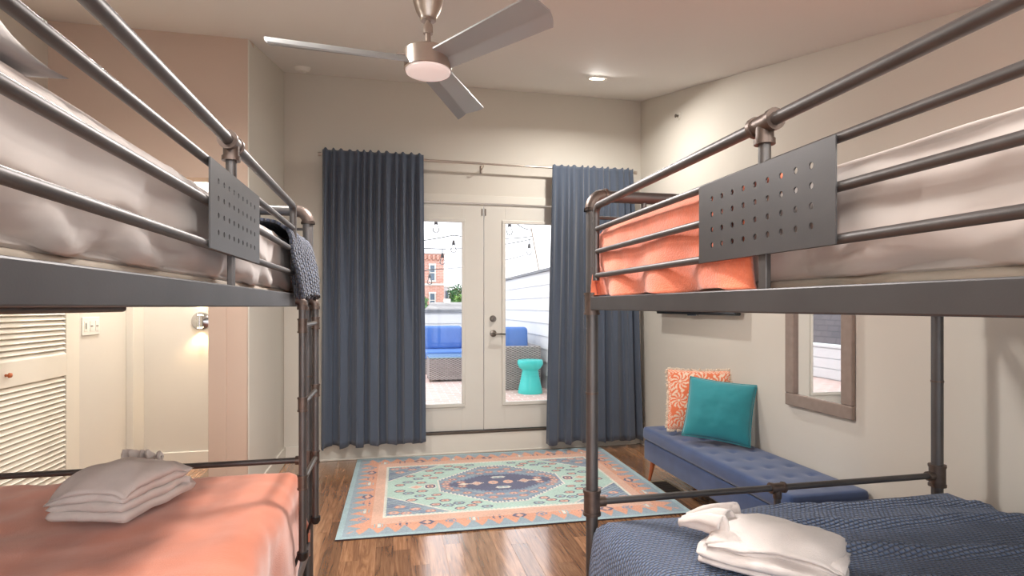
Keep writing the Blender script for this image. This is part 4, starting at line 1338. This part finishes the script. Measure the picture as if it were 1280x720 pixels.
def wicker():
    m = NT('grey_wicker')
    tc = m.n('ShaderNodeTexCoord').outputs['Object']
    sx = m.n('ShaderNodeSeparateXYZ'); m.l(tc, sx.inputs[0])
    u = m.math('ADD', sx.outputs[0], sx.outputs[1]); v = sx.outputs[2]
    row = m.math('FLOOR', m.math('DIVIDE', v, 0.016))
    su = m.math('SINE', m.math('ADD', m.math('MULTIPLY', u, 2*PI/0.07), m.math('MULTIPLY', row, PI)))
    sv = m.math('ABSOLUTE', m.math('SINE', m.math('MULTIPLY', v, PI/0.016)))
    h = m.math('MULTIPLY', m.math('ADD', m.math('MULTIPLY', su, 0.5), 0.5), sv)
    nz = m.noise(tc, 18, 3)
    hh = m.math('ADD', h, m.math('MULTIPLY', nz.outputs['Fac'], 0.3))
    m.l(m.ramp(hh, [(0.1, C(112, 106, 104)), (0.8, C(190, 184, 180))]), m.p.inputs['Base Color'])
    m.val('Roughness', 0.6); m.bump(h, 0.8, 0.01)
    return m.m
M['wicker'] = wicker()
def deck_mat():
    m = NT('outdoor_mat')
    tc = m.n('ShaderNodeTexCoord').outputs['Object']
    br = m.n('ShaderNodeTexBrick'); m.l(tc, br.inputs['Vector'])
    br.inputs['Color1'].default_value = C(214, 186, 176); br.inputs['Color2'].default_value = C(202, 170, 160); br.inputs['Mortar'].default_value = C(226, 214, 208)
    br.inputs['Scale'].default_value = 1.0; br.inputs['Brick Width'].default_value = 0.2; br.inputs['Row Height'].default_value = 0.1; br.inputs['Mortar Size'].default_value = 0.008
    m.l(br.outputs['Color'], m.p.inputs['Base Color']); m.val('Roughness', 0.85)
    return m.m
M['deck'] = deck_mat()
DZ = 0.19
o = box(-1.75, 4.4, YB+0.2, 11.42, DZ-0.25, DZ).build('deck', M['deck'], loc=(0, 8.3, DZ-0.25)); struct(o, 'pale pinkish paved terrace outside the glass doors', 'terrace')
# white lapped siding wall along the right of the terrace
SX = 2.15
sw_ = thing('siding_wall', 'white lap siding wall along the right of the terrace', 'wall', (SX+0.1, 8.5, DZ)); sw_['kind'] = 'structure'
box(SX+0.02, SX+0.22, YB+0.21, 11.4, DZ, 1.86).build('wall_core', M['siding'], sw_)
nbd = 9; bh = (1.86-DZ)/nbd
bdm = MB()
b0 = [( -0.004, 0.0), (0.020, 0.0), (0.020, bh), (0.014, bh)]
for yy in (YB+0.21, 11.4):
    bdm.v += [(SX+a, yy, c) for a, c in b0]
bdm.f = [(0, 1, 2, 3), (7, 6, 5, 4), (0, 4, 5, 1), (1, 5, 6, 2), (2, 6, 7, 3), (3, 7, 4, 0)]
tmp = bdm.build('siding_board', M['siding']); bme = tmp.data; bpy.data.objects.remove(tmp)
for k in range(nbd):
    ob = bpy.data.objects.new('siding_board', bme); col.objects.link(ob); ob.parent = sw_
    ob.location = Vector((0, 0, DZ+k*bh)) - Vector(ORG[sw_.name])
box(SX-0.03, SX+0.26, YB+0.21, 11.44, 1.86, 1.90).build('coping', M['shingle_dark'], sw_, bevel=0.004)
# low boarded parapet at the far end
pw = thing('parapet', 'low white boarded parapet at the end of the terrace', 'wall', (-1.5, 11.5, DZ)); pw['kind'] = 'structure'
box(-1.75, SX+0.2, 11.46, 11.6, DZ-0.3, 1.24).build('wall_core', M['siding'], pw)
tmp = MB().box(-1.75, SX+0.2, 11.435, 11.462, 0.004, 0.185).build('siding_board', M['siding']); bme = tmp.data; bpy.data.objects.remove(tmp)
for k in range(5):
    ob = bpy.data.objects.new('siding_board', bme); col.objects.link(ob); ob.parent = pw
    ob.location = Vector((0, 0, DZ+0.02+k*0.2)) - Vector(ORG[pw.name])
box(-1.75, SX+0.2, 11.40, 11.64, 1.24, 1.30).build('coping', M['shingle_dark'], pw, bevel=0.004)

# sectional sofa: far run and right wing
def seat_cushion(x0, x1, y0, y1, z0, z1, name, par, r=0.04):
    return rounded_box(x0, x1, y0, y1, z0, z1, r, 0.08, lambda p, n: 0.006*fbm(p.x*5, p.y*5, p.z*5, 2)).build(name, M['cushion_blue'], par, smooth=True)
s1 = thing('outdoor_sofa', 'grey wicker outdoor sofa facing the doors across the table', 'sofa', (0.4, 10.3, DZ), 'terrace wicker seating')
box(-0.95, 1.30, 9.75, 10.75, DZ, 0.44).build('seat_base', M['wicker'], s1, bevel=0.01)
box(-0.95, 1.30, 10.62, 10.78, 0.44, 0.82).build('back_frame', M['wicker'], s1, bevel=0.01)
for k in range(3):
    x0 = -0.93+k*0.742 + 0.0; x1 = x0+0.73
    seat_cushion(x0, x1, 9.74, 10.42, 0.445, 0.58, 'seat_cushion', s1)
    seat_cushion(x0, x1, 10.40, 10.60, 0.56, 1.0, 'back_cushion', s1, 0.06)
s2 = thing('outdoor_sofa', 'grey wicker sofa wing along the white siding wall', 'sofa', (1.75, 8.9, DZ), 'terrace wicker seating')
box(1.34, 2.06, 7.65, 7.78, DZ, 0.80).build('end_panel', M['wicker'], s2, bevel=0.012)
box(1.34, 2.06, 7.78, 10.70, DZ, 0.44).build('seat_base', M['wicker'], s2, bevel=0.01)
box(1.94, 2.06, 7.78, 10.70, 0.44, 0.80).build('back_frame', M['wicker'], s2, bevel=0.01)
for k in range(3):
    y0 = 7.80+k*0.96
    seat_cushion(1.33, 1.93, y0, y0+0.94, 0.445, 0.58, 'seat_cushion', s2)
    c_ = seat_cushion(1.70, 1.92, y0+(0.42 if k == 0 else 0.02), y0+0.92, 0.56, 1.02 - 0.02*k, 'back_cushion', s2, 0.07)
c_ = rounded_box(-0.24, 0.24, -0.08, 0.08, -0.22, 0.22, 0.06, 0.08).xform(Matrix.Translation((1.70, 7.99, 0.84)) @ Matrix.Rotation(math.radians(-8), 4, 'Z') @ Matrix.Rotation(math.radians(-12), 4, 'X')).build('outdoor_pillow', M['cushion_blue'], smooth=True, loc=(1.8, 7.98, 0.64))
tag(c_, 'loose blue pillow at the near corner of the wicker wing', 'pillow')
ct = thing('coffee_table', 'grey wicker coffee table with a glass top on the terrace', 'table', (1.0, 9.0, DZ))
box(0.56, 1.30, 8.70, 9.32, DZ+0.03, 0.555).build('woven_body', M['wicker'], ct, bevel=0.012)
box(0.555, 1.305, 8.695, 9.325, 0.556, 0.572).build('glass_top', simple('table_glass', C(150, 178, 190), 0.08, var=0.02), ct, bevel=0.003)
for x, y in ((0.59, 8.73), (1.27, 8.73), (0.59, 9.29), (1.27, 9.29)):
    box(x-0.025, x+0.025, y-0.025, y+0.025, DZ, DZ+0.03).build('foot', M['satin'], ct)
st = thing('garden_stool', 'turquoise drum garden stool with flared foot', 'stool', (1.83, 7.36, DZ))
MB().lathe([(0.0, 0.0), (0.165, 0.0), (0.168, 0.02), (0.150, 0.10), (0.122, 0.22), (0.108, 0.30), (0.112, 0.315)], (1.83, 7.36, DZ), 30).build('base', M['aqua'], st, smooth='auto')
MB().lathe([(0.108, 0.31), (0.150, 0.345), (0.172, 0.385), (0.174, 0.425), (0.165, 0.445), (0.0, 0.447)], (1.83, 7.36, DZ), 30).build('seat', M['aqua'], st, smooth='auto')
rb = MB()
for k in range(9):
    zz = 0.03+k*0.03; rr_ = 0.168-0.058*(zz/0.30)**0.8
    rb.lathe([(rr_-0.002, -0.005), (rr_+0.003, 0.0), (rr_-0.002, 0.005)], (1.83, 7.36, DZ+zz), 30)
tag(rb.build('woven_rib', M['aqua'], st, smooth=True), kind='stuff')

# string lights
def string_light(label, pts, bulbs, drop=0.10):
    t = thing('string_light', label, 'string light', pts[len(pts)//2], 'terrace string lights')
    line = []
    for a, c_ in zip(pts[:-1], pts[1:]):
        a, c_ = Vector(a), Vector(c_)
        for i in range(12):
            f = i/12
            p = a.lerp(c_, f); p.z -= 0.06*4*f*(1-f)*min(1, (a-c_).length/2)
            line.append(p)
    line.append(Vector(pts[-1]))
    MB().tube(line, 0.007, 6).build('cable', M['cable'], t, smooth=True)
    for x, y, z in bulbs:
        so_ = MB().tube([(x, y, z+0.012), (x, y, z-drop+0.05)], 0.005, 6).tube([(x, y, z-drop+0.06), (x, y, z-drop)], [0.016, 0.024], 12).build('socket', M['cable'], t, smooth='auto')
        MB().lathe([(0.018, 0.0), (0.024, -0.02), (0.04, -0.05), (0.042, -0.075), (0.03, -0.10), (0.0, -0.112)], (x, y, z-drop), 14).build('bulb', M['bulb'], so_, smooth=True)
string_light('string of bulbs crossing highest behind the left door glass', [(-0.6, 7.6, 2.16), (0.818, 7.6, 2.327), (2.07, 8.23, 2.42)], [(0.818, 7.6, 2.315), (0.12, 7.6, 2.215), (1.573, 7.97, 2.335)], 0.12)
string_light('string of bulbs crossing in the middle of the left glass', [(-0.6, 8.2, 2.34), (0.72, 8.2, 2.20), (2.07, 8.23, 2.38)], [(0.72, 8.2, 2.195), (-0.1, 8.2, 2.25), (2.03, 8.23, 2.365)], 0.12)
string_light('lowest string of bulbs near the brick building', [(-0.6, 9.0, 1.80), (0.587, 9.0, 1.946), (2.12, 9.0, 2.2)], [(0.587, 9.0, 1.934), (0.1, 9.0, 1.85)], 0.12)
string_light('string of bulbs nearest the glass doors', [(-0.6, 5.385, 2.75), (0.535, 7.0, 2.50), (1.469, 7.0, 2.50), (2.066, 8.23, 2.52)], [(0.535, 7.0, 2.50), (1.469, 7.0, 2.50)], 0.12)
o = MB().tube([(SX+0.04, 8.23, 1.88), (2.06, 8.23, 2.56)], 0.012, 8).build('light_pole', M['nickel'], smooth='auto', loc=(SX, 8.23, 1.88))
tag(o, 'thin leaning pole that carries the string lights', 'pole')

# brick building beyond the parapet
bb = thing('brick_building', 'red brick building with stone cornice beyond the parapet', 'building', (-1.0, 28, -6))
box(-5.0, 2.355, 26, 32, -6, 3.55).build('brick_wall', M['brick'], bb)
cr = MB().box(-5.1, 2.44, 25.92, 32.1, 3.78, 4.0)
cr.build('cornice', M['render_wall'], bb, bevel=0.02)
box(-5.0, 2.375, 25.98, 32, 3.55, 3.78).build('frieze', M['brick'], bb)
tm = MB().box(-0.05, 0.05, -0.08, 0.0, -0.11, 0.11).build('corbel', M['brick']); tme = tm.data; bpy.data.objects.remove(tm)
for k in range(18):
    piece('corbel', tme, bb, (2.28-k*0.2, 25.98, 3.62))
box(-5.0, 2.365, 25.96, 26.0, 2.33, 2.42).build('string_course', M['stone'], bb)
for cx_ in (1.82, 0.4, -1.0):
    for z0, z1 in ((2.52, 3.30), (1.28, 2.0), (-0.4, 0.5)):
        f = MB().box(cx_-0.17, cx_+0.17, 25.93, 25.99, z0-0.03, z0+0.04).box(cx_-0.17, cx_+0.17, 25.93, 25.99, z1-0.05, z1+0.03).box(cx_-0.15, cx_-0.10, 25.93, 25.99, z0+0.04, z1-0.05).box(cx_+0.10, cx_+0.15, 25.93, 25.99, z0+0.04, z1-0.05).box(cx_-0.10, cx_+0.10, 25.94, 25.985, (z0+z1)/2-0.02, (z0+z1)/2+0.02).build('window_frame', M['stone'], bb)
        MB().box(cx_-0.10, cx_+0.10, 25.965, 25.99, z0+0.04, z1-0.05).build('pane', M['dark_glass'], f)
an = thing('annex_building', 'narrow pale building beside the red brick block', 'building', (2.6, 27.2, -6))
box(2.40, 2.72, 26.6, 29.0, -6, 2.26).build('wall', M['render_wall'], an)
box(2.36, 2.76, 26.55, 29.05, 2.26, 2.32).build('roof_cap', M['stone'], an)
box(2.48, 2.60, 26.56, 26.6, 1.2, 2.1).build('window', M['dark_glass'], an)
# shingled roof of the neighbour
nr = thing('neighbour_house', 'low house with grey shingled roof just past the parapet', 'house', (1.9, 14.6, -3))
box(0.95, 3.6, 14.05, 15.4, -3, 1.20).build('wall', M['render_wall'], nr)
b = MB()
b.v = [(0.80, 13.9, 1.20), (3.75, 13.9, 1.20), (3.55, 14.7, 1.47), (1.0, 14.7, 1.47), (0.80, 15.5, 1.20), (3.75, 15.5, 1.20)]
b.f = [(0, 1, 2, 3), (4, 3, 2, 5), (0, 3, 4), (1, 5, 2), (0, 4, 5, 1)]
b.build('roof', M['roof_tile'], nr)
box(1.32, 1.5, 14.62, 14.8, 1.40, 1.56).build('vent_stack', M['stone'], nr, bevel=0.02)

def tree(label, c, r, h0, m, seed, n=1500):
    t = thing('tree', label, 'tree', (c[0], c[1], -6), 'trees beyond the terrace')
    MB().tube([(c[0], c[1], -6), (c[0]+0.05, c[1], c[2]-r*0.3)], [0.22, 0.10], 8).build('trunk', M['bark'], t, smooth=True)
    rr_ = random.Random(seed); b = MB()
    blobs = [(Vector((rr_.uniform(-1, 1)*r*0.6, rr_.uniform(-1, 1)*r*0.6, rr_.uniform(-0.8, 0.8)*h0*0.6)), rr_.uniform(0.35, 0.55)*r) for _ in range(12)]
    for k in range(n):
        bc, br_ = blobs[k % 12]
        d = Vector((rr_.gauss(0, 1), rr_.gauss(0, 1), rr_.gauss(0, 1))).normalized()
        p = Vector(c)+bc+d*br_*rr_.uniform(0.7, 1.05)
        s = rr_.uniform(0.05, 0.10)
        t1 = Vector((rr_.gauss(0, 1), rr_.gauss(0, 1), rr_.gauss(0, 1))).normalized(); t2 = d.cross(t1).normalized()
        i = len(b.v)
        b.v += [tuple(p-t1*s), tuple(p+t2*s*0.5), tuple(p+t1*s), tuple(p-t2*s*0.5)]; b.f.append((i, i+1, i+2, i+3))
    tag(b.build('foliage', m, t, fix=False), kind='stuff')
tree('dark leafy tree between the brick block and the terrace', (2.75, 22.5, 1.55), 0.85, 0.7, M['leaf_b'], 3, 2200)
tree('bright green low tree over the grey shingled roof', (2.5, 19.0, 1.25), 0.6, 0.45, M['leaf_a'], 5, 1500)
tree('small green tree against the brick wall by the curtain', (1.30, 24.0, 1.35), 0.42, 0.7, M['leaf_a'], 8, 1400)
# white house with a dark roof to the left, seen in the mirror
lp = thing('side_parapet', 'low white boarded parapet along the left of the terrace', 'wall', (-1.7, 8.4, DZ)); lp['kind'] = 'structure'
box(-1.9, -1.76, YB+0.21, 11.45, DZ-0.3, 0.70).build('wall_core', M['siding'], lp)
tmp = MB().box(-1.765, -1.738, YB+0.21, 11.39, 0.004, 0.155).build('siding_board', M['siding']); bme = tmp.data; bpy.data.objects.remove(tmp)
for k in range(3):
    ob = bpy.data.objects.new('siding_board', bme); col.objects.link(ob); ob.parent = lp
    ob.location = Vector((0, 0, DZ+0.01+k*0.165)) - Vector(ORG[lp.name])
box(-1.94, -1.72, YB+0.21, 11.45, 0.70, 0.74).build('coping', M['siding'], lp, bevel=0.004)
wh = thing('white_house', 'white sided house with a dark gable roof left of the terrace', 'house', (-6.4, 10.5, -4))
box(-9.0, -4.2, 7.0, 13.6, -4, 0.60).build('wall', M['siding'], wh)
MB().prism_y([(-9.3, 0.55), (-4.0, 0.55), (-6.6, 2.3)], 6.8, 13.0).build('roof', M['roof_dark'], wh)
# distant ground
o = box(-60, 60, 12.5, 90, -6.3, -6.0).build('ground', simple('far_ground', C(120, 128, 110), 0.9), loc=(0, 50, -6.3)); struct(o, 'street level ground far below the terrace', 'ground')
